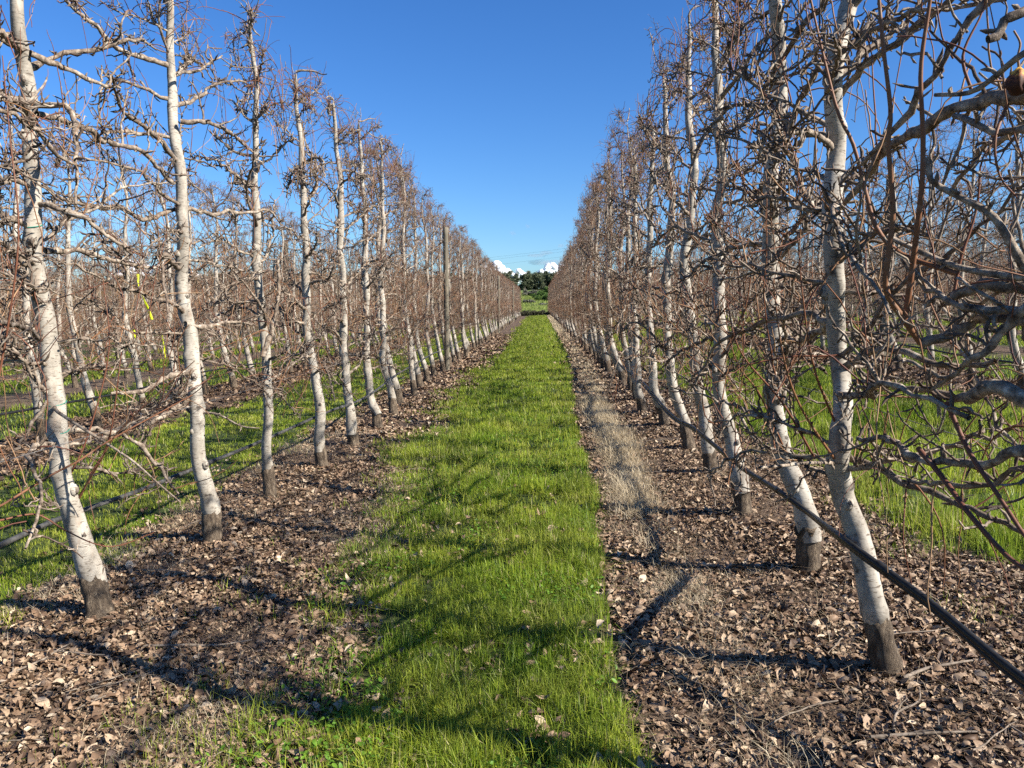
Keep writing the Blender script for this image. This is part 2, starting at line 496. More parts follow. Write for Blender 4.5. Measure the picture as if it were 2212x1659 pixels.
def trunk_mesh(path, rad, rng, sides, knots, collars):
    """path (n,3); rad (n); returns MB with bumps"""
    mb = MB(); kn = []
    n = len(path)
    T = nrm(np.gradient(path, axis=0)); U = nrm(np.cross(T, np.array([0., 1, 0]))); V = np.cross(T, U)
    a = np.arange(sides) * 2 * np.pi / sides
    prof = rad * (1 + .05 * np.sin(np.linspace(0, 19, n) + rng.uniform(0, 6)) + .018 * rng.normal(size=n))
    prof[-3:] *= [.85, .6, .25]
    prof[:max(2, n // 30)] *= .92; prof *= 1 + .16 * np.exp(-((path[:, 2] - path[0, 2] - .10) / .05) ** 2)
    Rv = prof[:, None] * (1 + .012 * rng.normal(size=(n, sides)) + .04 * np.sin(a[None] * 2 + np.linspace(0, 9, n)[:, None] + rng.uniform(0, 6)))
    for (hz, ang, amp) in collars:
        dz = np.exp(-((path[:, 2] - hz) / .028) ** 2)
        da = np.exp(-(np.angle(np.exp(1j * (a - ang))) / .6) ** 2)
        Rv += rad[:, None] * amp * dz[:, None] * da[None]
    ring = path[:, None] + Rv[..., None] * (np.cos(a)[:, None] * U[:, None] + np.sin(a)[:, None] * V[:, None])
    idx = np.arange(n * sides).reshape(n, sides); i2 = np.roll(idx, -1, 1)
    q = np.stack([idx[:-1], i2[:-1], i2[1:], idx[1:]], -1)
    tint = np.zeros((n, sides))
    marks = [(hz, ang, .035, .9) for hz, ang, _ in collars]
    for _ in range(4 * (knots > 0)):
        marks.append((path[0, 2] + rng.uniform(.03, .2), rng.uniform(0, 6.28), rng.uniform(.02, .05), rng.uniform(.3, .9)))
    for _ in range(int(3.4 * knots) + 2):
        marks.append((rng.uniform(path[0, 2] + .05, path[-1, 2]), rng.uniform(0, 6.28), rng.uniform(.012, .035), rng.uniform(.4, 1.6)))
    for (hz, ang, sz, sa) in marks:
        dz = np.exp(-((path[:, 2] - hz) / sz) ** 2)
        da = np.exp(-(np.angle(np.exp(1j * (a - ang))) / sa) ** 2)
        tint = np.maximum(tint, rng.uniform(.45, .8) * dz[:, None] * da[None])
    mb.add(ring, q, tint, 0)
    for _ in range(knots):
        i = rng.integers(2, max(3, int(n * .75))); an = rng.uniform(0, 2 * np.pi)
        dirv = np.cos(an) * U[i] + np.sin(an) * V[i]
        r = rng.uniform(.013, .026)
        kb = MB()
        kb.blob(path[i] + dirv * rad[i] * .90, (r, r, r * 1.25), .42, 0, 10, 7, .10, rng)
        kb.blob(path[i] + dirv * (rad[i] * .90 + r * .55), (r * .6, r * .6, r * .8), .5, 1, 9, 6, .15, rng)
        kn.append(kb)
    mb.knots = kn
    return mb


def root_mesh(base, top, r, rng, sides):
    mb = MB(); n = 9 if sides > 6 else 4
    t = np.linspace(0, 1, n)[:, None]
    b0 = base - np.array([0, 0, .06])
    path = b0 * (1 - t) + top * t
    rr = r * (1.10 - .04 * t[:, 0] + .42 * np.exp(-t[:, 0] * 5)) * (1 + .05 * rng.normal(size=n))
    T = nrm(np.gradient(path, axis=0)); U = nrm(np.cross(T, np.array([0., 1, 0]))); V = np.cross(T, U)
    a = np.arange(sides) * 2 * np.pi / sides
    Rv = rr[:, None] * (1 + .07 * rng.normal(size=(n, sides)))
    # ragged rim closing towards the trunk
    jag = .016 * rng.normal(size=sides) if sides > 6 else np.zeros(sides)
    path = np.vstack([path, path[-1] + T[-1] * .012]); Rv = np.vstack([Rv, Rv[-1] * .72]); U = np.vstack([U, U[-1]]); V = np.vstack([V, V[-1]])
    ring = path[:, None] + Rv[..., None] * (np.cos(a)[:, None] * U[:, None] + np.sin(a)[:, None] * V[:, None])
    ring[-3:, :, 2] += jag * np.array([.4, 1, 1])[:, None]
    n += 1
    idx = np.arange(n * sides).reshape(n, sides); i2 = np.roll(idx, -1, 1)
    mb.add(ring, np.stack([idx[:-1], i2[:-1], i2[1:], idx[1:]], -1))
    return mb


def limb_set(path, rad, rng, nl, nseg, hmin=.72):
    """random limbs of one tree: points (N,n,3) and radii; path in local coordinates"""
    H = path[-1, 2]
    h = np.sort(hmin + (H * .985 - hmin) * (np.arange(nl) + rng.uniform(0, 1, nl)) / nl)
    ctr = np.stack([np.interp(h, path[:, 2], path[:, k]) for k in range(3)], -1)
    tr = np.interp(h, path[:, 2], rad)
    side = np.where(np.arange(nl) % 2 == 0, 1, -1)
    ang = side * np.pi / 2 + rng.normal(size=nl) * .62
    el = rng.uniform(-.05, .75, nl)
    d = np.stack([np.cos(ang) * np.cos(el), np.sin(ang) * np.cos(el), np.sin(el)], -1)
    frac = h / H
    L = rng.uniform(.55, 1.15, nl) * np.where(frac > .85, .5, 1.0)
    Pt = grow(ctr, d, L, nseg, .13, (0, 0, -.03), rng)
    Pt[:, 1:-1] += rng.normal(size=Pt[:, 1:-1].shape) * .0075
    r0 = np.minimum(tr * .62, rng.uniform(.007, .0150, nl) * np.where(frac > .8, .7, 1))
    R = r0[:, None] * np.linspace(1.12, .42, nseg + 1) * (1 + .16 * rng.normal(size=(nl, nseg + 1)))
    R[:, 0] *= 1.25
    return Pt, np.maximum(R, .0022), h, ang


def make_clamp(path, lo_=.56, hi=.30):
    H = path[-1, 2]

    def cl(A):
        xc = np.interp(A[..., 2], path[:, 2], path[:, 0])
        W = lo_ + (hi - lo_) * np.clip(A[..., 2] / H, 0, 1)
        B = A.copy(); B[..., 0] = xc + W * np.tanh((A[..., 0] - xc) / W)
        over = np.maximum(B[..., 2] - (H + .06), 0); B[..., 2] -= over * .75
        return B
    return cl


def crown_top(path, wood, young, rng, lod, Pt, R, h):
    """arching tuft of thin shoots on the top limbs and the hedged, bent leader"""
    H = path[-1, 2]; top = path[-1]
    k = 44 if lod < 2 else 30
    ids = np.nonzero(h > H - .75)[0]
    li = ids[rng.integers(0, len(ids), k)]
    p, tg, r = sample_on(Pt, R, li, rng.uniform(.0, 1, k))
    d = np.stack([rng.normal(size=k) * .5, rng.normal(size=k) * .9, rng.uniform(.2, 1.0, k)], -1)
    nn = 8 if lod < 2 else 4
    A = grow(p, d, rng.uniform(.25, .6, k), nn, .10, (0, 0, -.16), rng)
    A = make_clamp(path)(A)
    young.tubes(A, rng.uniform(.002, .0036, k)[:, None] * np.linspace(1, .55, nn + 1), 4 if lod == 0 else 3, rng.uniform(.3, 1, k))
    d = np.array([[rng.uniform(-.2, .5), rng.uniform(-1, 1), .35]])
    A = grow(top[None], d, [rng.uniform(.2, .35)], 7, .25, (0, 0, -.16), rng)
    wood.tubes(A, np.array([.011])[:, None] * np.linspace(1.1, .4, 8), 6 if lod == 0 else 3, [.4])


def low_fans(path, young, rng, lod, k, Pt, R):
    """long red-brown water shoots fanning out of the lowest limbs"""
    p, tg, r = sample_on(Pt, R, rng.integers(0, len(Pt), k), rng.uniform(.03, 1, k))
    d = np.stack([rng.normal(size=k) * .75, rng.normal(size=k) * .8, rng.uniform(-.25, 1.1, k)], -1)
    nn = 8 if lod < 2 else 4
    A = grow(p, d, rng.uniform(.25, .75, k), nn, .10, (0, 0, .03), rng)
    A = make_clamp(path, .62, .4)(A)
    young.tubes(A, rng.uniform(.0022, .0042, k)[:, None] * np.linspace(1, .5, nn + 1), 4 if lod == 0 else 3, rng.uniform(0, .9, k))


def generic_trunk(rng, H, n):
    z = np.linspace(.26, H, n)
    kick = rng.uniform(.10, .26)
    x = kick * np.clip(1 - z / 1.05, 0, 1) ** 1.5
    x0 = kick
    ph = rng.uniform(0, 6, 4)
    x = x + .035 * np.sin(z * 2.1 + ph[0]) + .018 * np.sin(z * 5.2 + ph[1]) - .02 * z
    yy = .05 * np.sin(z * 1.7 + ph[2]) + .018 * np.sin(z * 4.6 + ph[3]) - .06 * np.clip(1 - z / 1.0, 0, 1)
    path = np.stack([x, yy, z], -1)
    r = rng.uniform(.050, .064) * np.interp(z, [0, .4, 1.2, 2.5, H], [1.03, .96, .80, .58, .17])
    base = np.array([x[0] + .02 + kick * .10, yy[0], 0])
    path[:, 0] -= base[0]; path[:, 1] -= base[1]; base = np.zeros(3)
    return base, path, r


def wood_young(name, wood, young):
    arr = [w_.arrays() + (mi,) for mi, w_ in enumerate((wood, young)) if w_.n]
    off, V, Q, I, T_ = 0, [], [], [], []
    for v, q, m_, t, mi in arr:
        V.append(v); Q.append(q + off); I.append(np.full(len(q), mi)); T_.append(t); off += len(v)
    return mesh_from(name, np.concatenate(V), np.concatenate(Q), np.concatenate(I), np.concatenate(T_), [M['limb'], M['young']])

# ---- shared meshes for the mid-distance trees
def variant(seed, lod):
    rng = np.random.default_rng(seed)
    H = rng.uniform(4.0, 4.14)
    n = {1: 34, 2: 9}[lod]
    base, path, r = generic_trunk(rng, H, n)
    ts = {1: 8, 2: 4}[lod]
    Pt, R, h, ang = limb_set(path, r, rng, {1: 30, 2: 24}[lod], {1: 9, 2: 4}[lod])
    cl = make_clamp(path)
    Pt = cl(Pt)
    tm = trunk_mesh(path, r, rng, ts, 3 if lod == 1 else 0, [(a_, b_, .3) for a_, b_ in zip(h, ang)] if lod == 1 else [])
    rm = root_mesh(base, path[0], r[0], rng, ts if lod == 1 else 4)
    wood, young = MB(), MB()
    pr = {1: dict(sec=8, spur=16, shoot=8), 2: dict(sec=6, spur=5, shoot=8)}[lod]
    decorate(Pt, R, wood, young, rng, lod, clamp=cl, **pr)
    crown_top(path, wood, young, rng, lod, Pt, R, h)
    lo = h < 1.8
    low_fans(path, young, rng, lod, 70 if lod == 1 else 45, Pt[lo], R[lo])
    return tm, rm, wood, young


VAR = []
for s in range(9):
    tm, rm, wood, young = variant(100 + s, 1)
    v1, q1, m1, t1 = wood.arrays(); v2, q2, m2, t2 = young.arrays()
    crown = mesh_from('crown', np.vstack([v1, v2]), np.vstack([q1, q2 + len(v1)]), np.concatenate([m1, m2 + 1]), np.concatenate([t1, t2]), [M['limb'], M['young']])
    VAR.append((tm.mesh('trunk', [M['trunk'], M['knot']]), rm.mesh('rootstock', [M['root']]), crown))

ORD = ['first', 'second', 'third', 'fourth', 'fifth', 'sixth', 'seventh', 'eighth', 'ninth', 'tenth', 'eleventh', 'twelfth', 'thirteenth', 'fourteenth', 'fifteenth', 'sixteenth', 'seventeenth', 'eighteenth', 'nineteenth', 'twentieth']
rngT = np.random.default_rng(7)


def copy_tree(x, y, label, group):
    vi = int(rngT.integers(0, len(VAR)))
    e = link('fruit_tree', None, loc=(x, y, float(terrain(x, y)))); e.empty_display_size = .3
    s = rngT.uniform(.982, 1.018) * np.interp(y, [14, 34, 60, 100], [1.0, .90, .84, .84])
    fl = 1 if rngT.random() < .5 else -1
    e.scale = (s * rngT.uniform(.9, 1.1), fl * s, s)
    e.rotation_euler = (0, 0, rngT.normal() * .06)
    tag(e, label, 'tree', group)
    for nm, d in zip(('trunk', 'rootstock', 'crown'), VAR[vi]):
        link(nm, d, e)
    return e


# ---- near trees, trunk lines read off the photograph, each limb a mesh of its own
def near_tree(pix, depth_pt, widths, graft, seed, label, group, specials=(), hmin=.75, nl=27, tie=None, dens=1.0, extra_shoot=0, dsc=1.0):
    rng = np.random.default_rng(seed)
    base = depth_pt
    yd = base[1]
    pts = [P(px, py, yd + .05 * math.sin(i * 1.7 + seed)) for i, (px, py) in enumerate(pix)]
    pts = np.array(pts)
    path = smooth_path(pts, 95)
    path = path[np.argsort(path[:, 2])]
    zz = path[:, 2]
    path[:, 0] += .010 * np.sin(zz * 5.3 + seed) + .006 * np.sin(zz * 11.7 + 2 * seed)
    path = np.vstack([path[0] - (path[1] - path[0]) / np.linalg.norm(path[1] - path[0]) * .05, path])
    org = base.copy()
    pass
    rad = np.interp(path[:, 2] - org[2], [.2, .9, 2.0, 3.0, 4.0], np.array(widths) * [.90, .83, .80, .74, .52])
    path = path - org
    top = path[-1, 2]
    e = link('fruit_tree', None, loc=org); e.empty_display_size = .3
    tag(e, label, 'tree', group)
    Pt, R, h, ang = limb_set(path, rad, rng, nl, 15, hmin)
    cl = make_clamp(path)
    Pt = cl(Pt)
    tmb = trunk_mesh(path, rad, rng, 18, 9, [(a_, b_, .38) for a_, b_ in zip(h, ang)])
    tob = link('trunk', tmb.mesh('trunk', [M['trunk']]), e)
    for kb in tmb.knots:
        link('knot', kb.mesh('knot', [M['trunk'], M['knot']]), tob)
    link('rootstock', root_mesh(np.zeros(3), path[2], rad[0], rng, 16).mesh('rootstock', [M['root']]), e)
    nlow = max(1, int((h < 1.8).sum()))
    for i in range(nl):
        wood, young = MB(), MB()
        decorate(Pt[i:i + 1], R[i:i + 1], wood, young, rng, 0, sec=int(6 * dens), spur=int(24 * dens), shoot=4 * dens, clamp=cl)
        if h[i] < 1.8:
            low_fans(path, young, rng, 0, max(1, int(round((26 + extra_shoot) / nlow))), Pt[i:i + 1], R[i:i + 1])
        link('limb', wood_young('limb', wood, young), e)
    wood, young = MB(), MB()
    crown_top(path, wood, young, rng, 0, Pt, R, h)
    link('leader_tip', wood_young('leader_tip', wood, young), e)
    for sp_ in specials:
        kind, ctrl, r0, r1 = sp_[:4]
        ctrl = [(a_, b_, d_ * dsc) for a_, b_, d_ in ctrl]
        c3 = np.array([P(*c) for c in ctrl]) - org
        n = max(16, int(np.linalg.norm(np.diff(c3, axis=0), axis=1).sum() / .035))
        line = smooth_path(c3, n)
        if kind == 'limb':
            line[1:-1] += rng.normal(size=(n - 2, 3)) * .0045
        rr = np.linspace(r0, r1, n) * (1 + (.13 if kind == 'limb' else .03) * rng.normal(size=n))
        wood, young = MB(), MB()
        Ls = n * .035
        if kind == 'limb':
            decorate(line[None], rr[None], wood, young, rng, 0, sec=int(6 * Ls), spur=int(16 * Ls), shoot=5 * Ls)
            link('limb', wood_young('limb', wood, young), e)
        elif kind == 'bare':
            wood.tubes(line, rr, 9, [.2])
            k = rng.integers(0, 1, int(9 * Ls)); t = rng.uniform(.05, 1, len(k))
            p, tg, r = sample_on(line[None], rr[None], k, t)
            A = grow(p, nrm(tg * .6 + perp(tg, rng)), rng.uniform(.015, .05, len(k)), 3, .3, (0, 0, .1), rng)
            wood.tubes(A, np.minimum(r * .7, .005)[:, None] * np.array([1, 1, 1.2, .3]), 5, rng.uniform(.2, .9, len(k)))
            link('limb', wood.mesh('limb', [M['limb']]), e)
        else:
            young.tubes(line, rr, 8, [rng.uniform(.45, .85)])
            k = np.zeros(int(11 * Ls), int); t = rng.uniform(.05, .98, len(k))
            p, tg, r = sample_on(line[None], rr[None], k, t)
            A = grow(p, nrm(tg * .9 + perp(tg, rng)), rng.uniform(.008, .018, len(k)), 2, .1, (0, 0, 0), rng)
            young.tubes(A, np.minimum(r * .75, .0035)[:, None] * np.array([1, .9, .2]), 5, rng.uniform(.6, 1, len(k)))
            link('shoot', young.mesh('shoot', [M['young']]), e)
    if tie:
        for hz in tie:
            c = np.array([np.interp(hz, path[:, 2], path[:, k]) for k in range(3)]); r = np.interp(hz, path[:, 2], rad) * 1.07
            a = np.linspace(0, 2 * np.pi, 25)
            tb = MB(); tb.tubes(np.stack([c[0] + r * np.cos(a), c[1] + r * np.sin(a), c[2] + .012 * np.sin(a)], -1), np.full(25, .0022), 5)
            link('tie_string', tb.mesh('tie_string', [M['string']]), tob)
    return e


GL, GR = 'fruit trees in the row left of the grass path', 'fruit trees in the row right of the grass path'
WL = [.062, .055, .048, .038, .026]
# left row specials
spL0 = [('limb', [(-120, 240, 3.0), (0, 215, 3.2), (50, 225, 3.5), (62, 272, 3.9)], .016, .008),
        ('shoot', [(-60, 1130, 3.3), (0, 1124, 3.35), (78, 1111, 3.45), (140, 1145, 3.5), (208, 1176, 3.55), (260, 1178, 3.6), (333, 1150, 3.65)], .005, .002),
        ('shoot', [(-30, 1100, 3.3), (0, 1093, 3.3), (104, 1030, 3.5), (172, 994, 3.6), (244, 947, 3.7), (416, 853, 3.9)], .006, .0025),
        ('shoot', [(-20, 900, 3.2), (18, 700, 3.2), (40, 500, 3.2), (22, 300, 3.2), (5, 120, 3.2)], .005, .002),
        ('limb', [(-140, 700, 2.9), (-40, 690, 3.1), (60, 712, 3.6), (90, 735, 3.9)], .014, .008)]
spL1 = [('limb', [(80, 246, 4.0), (140, 261, 4.15), (201, 286, 4.4), (226, 306, 4.5), (296, 321, 4.75), (321, 341, 4.9), (376, 396, 5.1)], .015, .013),
        ('limb', [(65, 115, 4.0), (125, 140, 4.1), (201, 175, 4.25), (260, 190, 4.4)], .018, .007),
        ('limb', [(98, 542, 4.0), (165, 542, 4.2), (211, 552, 4.4), (281, 572, 4.6), (351, 577, 4.9)], .017, .008),
        ('bare', [(118, 880, 3.95), (125, 890, 3.9), (172, 921, 3.85), (229, 957, 3.8), (291, 999, 3.75), (338, 1041, 3.7), (390, 1085, 3.65)], .009, .003),
        ('shoot', [(172, 1075, 4.0), (205, 1010, 3.95), (229, 968, 3.95), (245, 900, 3.9), (262, 760, 3.9)], .006, .0025),
        ('shoot', [(172, 1070, 4.0), (215, 1000, 3.9), (250, 940, 3.85), (330, 860, 3.8), (420, 780, 3.8)], .005, .002),
        ('shoot', [(150, 1030, 4.0), (190, 940, 4.05), (235, 760, 4.1), (222, 600, 4.1)], .005, .002),
        ('limb', [(112, 850, 4.0), (60, 930, 3.9), (20, 985, 3.8), (-40, 1010, 3.7)], .009, .005),
        ('limb', [(85, 590, 4.0), (45, 560, 3.9), (10, 530, 3.8), (-60, 520, 3.6)], .016, .01),
        ('limb', [(55, 110, 4.0), (25, 90, 3.9), (0, 70, 3.8), (-60, 60, 3.7)], .018, .012)]
spL2 = [('limb', [(386, 451, 5.1), (351, 461, 5.0), (311, 474, 4.85), (261, 451, 4.7), (201, 446, 4.5), (140, 431, 4.3), (90, 401, 4.05)], .017, .010),
        ('limb', [(361, 140, 5.1), (281, 115, 4.9), (241, 95, 4.8), (211, 60, 4.7), (150, 10, 4.5), (110, -40, 4.4)], .018, .008),
        ('limb', [(416, 800, 5.1), (354, 820, 4.9), (300, 845, 4.75), (240, 850, 4.6)], .020, .010),
        ('limb', [(415, 855, 5.1), (364, 890, 4.9), (312, 916, 4.7), (260, 926, 4.55), (208, 952, 4.4), (130, 965, 4.25)], .019, .008),
        ('limb', [(400, 700, 5.1), (450, 705, 5.3), (500, 695, 5.6), (545, 700, 5.9)], .017, .008),
        ('bare', [(420, 890, 5.1), (470, 895, 5.05), (520, 920, 5.0), (560, 925, 5.0)], .009, .004),
        ('limb', [(390, 262, 5.1), (450, 265, 5.2), (500, 290, 5.5), (548, 330, 5.9)], .016, .008),
        ('limb', [(385, 160, 5.1), (430, 150, 5.2), (480, 120, 5.4)], .013, .006)]
LP = [
    ([(203, 1255), (165, 1140), (135, 1000), (120, 900), (105, 760), (85, 620), (75, 500), (65, 330), (55, 170), (45, 60), (36, -60), (26, -200), (18, -330)], (222, 1332), [.064, .056, .047, .041, .028], spL1, 'bare pear tree at left edge with silver trunk leaning outward over its dark base'),
    ([(458, 1110), (432, 980), (420, 860), (410, 740), (395, 600), (393, 480), (383, 330), (372, 180), (362, 0), (355, -125)], (460, 1172), [.062, .056, .050, .040, .028], spL2, 'second trunk from left edge, bare tree with thick tan rootstock above leaf litter'),
    ([(580, 1022), (578, 930), (575, 800), (570, 690), (553, 580), (553, 430), (552, 260), (548, 130), (540, 45)], (585, 1074), [.050, .046, .040, .033, .02], [('limb', [(567, 770, 6.3), (590, 700, 6.35), (603, 620, 6.4), (600, 560, 6.4)], .022, .012)], 'slim bare tree with forked stem, third trunk from the left edge'),
    ([(693, 965), (687, 860), (668, 740), (660, 620), (660, 480), (650, 340), (642, 220), (640, 155)], (697, 1006), [.058, .052, .046, .036, .02], [], 'fourth trunk from the left edge, bare tree with stout base beside the path litter'),
    ([(760, 930), (748, 830), (742, 700), (738, 560), (735, 420), (727, 300), (720, 215)], (766, 961), None, [], None),
    ([(812, 890), (800, 860), (793, 760), (790, 600), (787, 450), (780, 330), (772, 262)], (817, 926), None, [], None),
    ([(848, 865), (843, 840), (830, 780), (825, 600), (828, 450), (824, 350), (820, 300)], (851, 897), None, [], None),
]
for i, (pix, bp, wd, sp_, lab) in enumerate(LP):
    near_tree(pix, G(*bp), wd or WL, None, 20 + i, lab or 'bare fruit tree, %s trunk from the left edge in the row beside the path' % ORD[i], GL, sp_, tie=[.98, 1.12, 2.0] if i == 0 else None, nl=27, dsc=[.945, .985, .97, 1, 1, 1, 1][i])
# tree just outside the left edge
b0 = np.array([-2.28, 2.58, float(terrain(-2.28, 2.58))])
px0 = []
rng0 = np.random.default_rng(3)


def proj(p):
    d = CR.T @ (np.asarray(p) - np.array([0, 0, CAMZ]))
    return (1106 + F * d[0] / -d[2], 829.5 - F * d[1] / -d[2])


_, gp, _r = generic_trunk(rng0, 3.95, 9)
near_tree([proj(p + b0) for p in gp], b0, WL, None, 40, 'bare tree whose trunk is outside the left edge, its limbs reaching in', GL, spL0, dsc=.95)

# right row
spR0 = [('limb', [(2430, 120, 2.15), (2300, 165, 2.2), (2212, 200, 2.3), (2144, 216, 2.4), (2044, 241, 2.55), (1994, 276, 2.65), (1913, 326, 2.85), (1873, 381, 3.0), (1803, 466, 3.3)], .024, .009),
        ('limb', [(2450, 640, 2.15), (2300, 630, 2.2), (2212, 622, 2.25), (2150, 618, 2.3), (2094, 624, 2.35), (2060, 640, 2.4)], .024, .014),
        ('bare', [(2430, 590, 2.15), (2212, 597, 2.2), (2184, 597, 2.25), (2069, 577, 2.4), (1974, 537, 2.5), (1915, 510, 2.55)], .013, .007),
        ('limb', [(2440, 680, 2.15), (2212, 672, 2.2), (2119, 667, 2.3), (2044, 652, 2.4), (1990, 610, 2.5), (1950, 560, 2.6)], .014, .007),
        ('bare', [(2440, 900, 2.1), (2300, 880, 2.12), (2212, 864, 2.15), (2175, 840, 2.2), (2133, 835, 2.25), (2112, 850, 2.3), (2090, 862, 2.35)], .026, .018),
        ('limb', [(2100, 858, 2.34), (2076, 859, 2.4), (2024, 848, 2.5), (1925, 833, 2.8), (1842, 822, 3.1)], .014, .006),
        ('limb', [(2440, 985, 2.1), (2212, 978, 2.2), (2185, 981, 2.25), (2149, 996, 2.3), (2061, 999, 2.45), (1977, 989, 2.6), (1925, 952, 2.8), (1853, 947, 3.0)], .016, .008),
        ('shoot', [(1989, 742, 2.45), (1954, 692, 2.42), (1914, 627, 2.4), (1919, 552, 2.38), (1929, 451, 2.36), (1919, 311, 2.34), (1924, 241, 2.33), (1909, 110, 2.32), (1899, 0, 2.32), (1890, -120, 2.3)], .0098, .004),
        ('shoot', [(1954, 692, 2.42), (1964, 627, 2.4), (1989, 426, 2.3), (1994, 301, 2.28), (1989, 150, 2.26), (2009, 0, 2.24), (2016, -100, 2.22)], .009, .0045),
        ('shoot', [(2069, 592, 2.4), (1944, 547, 2.55), (1893, 491, 2.6), (1873, 426, 2.62), (1843, 311, 2.64), (1808, 236, 2.66), (1758, 30, 2.7), (1740, -60, 2.7)], .0085, .003),
        ('bare', [(2240, 620, 2.2), (2212, 577, 2.2), (2179, 517, 2.2), (2139, 461, 2.22), (2074, 426, 2.26), (2012, 390, 2.3), (2000, 340, 2.3)], .0125, .007),
        ('shoot', [(1983, 968, 2.55), (2035, 1030, 2.45), (2092, 1108, 2.3), (2165, 1191, 2.2), (2212, 1228, 2.1), (2260, 1250, 2.05)], .0085, .006),
        ('shoot', [(2045, 869, 2.4), (2092, 973, 2.3), (2154, 1067, 2.2), (2212, 1155, 2.1), (2250, 1200, 2.05)], .0075, .005),
        ('limb', [(2240, 640, 2.1), (2184, 692, 2.15), (2140, 745, 2.2), (2099, 777, 2.25), (2044, 822, 2.4), (2000, 840, 2.5)], .011, .007),
        ('bare', [(2350, -40, 1.9), (2212, 25, 1.85), (2169, 45, 1.85), (2159, 75, 1.85), (2134, 85, 1.85)], .013, .009),
        ('bare', [(2350, 40, 1.95), (2212, 115, 1.98), (2144, 170, 2.05), (2094, 200, 2.1), (2020, 205, 2.2)], .009, .005),
        ('limb', [(1989, 742, 2.45), (2060, 720, 2.4), (2130, 690, 2.35), (2240, 690, 2.2), (2420, 720, 2.1)], .014, .014),
        ('shoot', [(2060, 640, 2.4), (2075, 560, 2.4), (2110, 450, 2.4), (2120, 350, 2.4), (2150, 300, 2.4)], .0055, .002),
        ('shoot', [(2100, 200, 2.4), (2080, 120, 2.4), (2120, 30, 2.4), (2140, -40, 2.4)], .005, .002),
        ('shoot', [(2180, 215, 2.35), (2150, 300, 2.3), (2160, 380, 2.3), (2200, 430, 2.25)], .005, .002),
        ('limb', [(2430, 260, 2.15), (2212, 270, 2.3), (2150, 285, 2.35), (2110, 265, 2.4), (2060, 250, 2.5)], .013, .008),
        ('limb', [(2460, 1010, 2.15), (2212, 1010, 2.3), (2140, 1050, 2.4), (2060, 1045, 2.5), (1960, 1040, 2.8)], .011, .006)]
spR1 = [('limb', [(1800, 200, 3.33), (1823, 196, 3.3), (1868, 140, 3.2), (1913, 110, 3.1), (1984, 55, 3.0), (2054, 0, 2.9), (2140, -70, 2.8)], .017, .009),
        ('limb', [(1825, 990, 3.33), (1842, 994, 3.3), (1894, 1009, 3.2), (1957, 1046, 3.05), (2024, 1067, 2.95), (2113, 1108, 2.8), (2212, 1150, 2.65), (2280, 1160, 2.6)], .016, .007),
        ('shoot', [(1957, 1056, 3.05), (1951, 1160, 3.0), (1960, 1220, 3.0), (1972, 1275, 3.0)], .0035, .0018),
        ('limb', [(1810, 1010, 3.33), (1760, 990, 3.4), (1700, 980, 3.5), (1640, 960, 3.6), (1600, 900, 3.7)], .012, .006),
        ('bare', [(1815, 1000, 3.3), (1750, 1000, 3.1), (1700, 1005, 3.0), (1640, 1010, 2.9)], .008, .005),
        ('limb', [(1810, 690, 3.35), (1760, 720, 3.6), (1720, 740, 3.9), (1690, 700, 4.3)], .016, .009),
        ('limb', [(1795, 480, 3.35), (1740, 420, 3.6), (1715, 340, 3.9), (1690, 250, 4.2)], .014, .007),
        ('limb', [(1803, 300, 3.35), (1750, 290, 3.5), (1700, 330, 3.7), (1640, 345, 4.0)], .013, .006),
        ('shoot', [(1820, 950, 3.3), (1760, 800, 3.1), (1735, 650, 3.0), (1722, 500, 3.0)], .0055, .002),
        ('shoot', [(1815, 1010, 3.3), (1730, 880, 3.0), (1690, 760, 2.9), (1670, 600, 2.9)], .006, .002),
        ('shoot', [(1760, 990, 3.4), (1690, 870, 3.3), (1600, 760, 3.2), (1570, 650, 3.2)], .0055, .002),
        ('limb', [(1820, 800, 3.35), (1880, 760, 3.1), (1950, 760, 2.9), (2050, 790, 2.75), (2150, 780, 2.6)], .014, .008)]
spR2 = [('limb', [(1670, 900, 4.65), (1620, 890, 4.7), (1570, 870, 4.8), (1520, 880, 5.0)], .014, .006),
        ('limb', [(1680, 760, 4.65), (1730, 770, 4.5), (1780, 800, 4.3)], .016, .008),
        ('limb', [(1662, 560, 4.65), (1700, 540, 4.5), (1735, 500, 4.4), (1750, 450, 4.3)], .017, .008),
        ('shoot', [(1690, 960, 4.6), (1640, 850, 4.4), (1590, 780, 4.3), (1560, 650, 4.3)], .006, .002)]
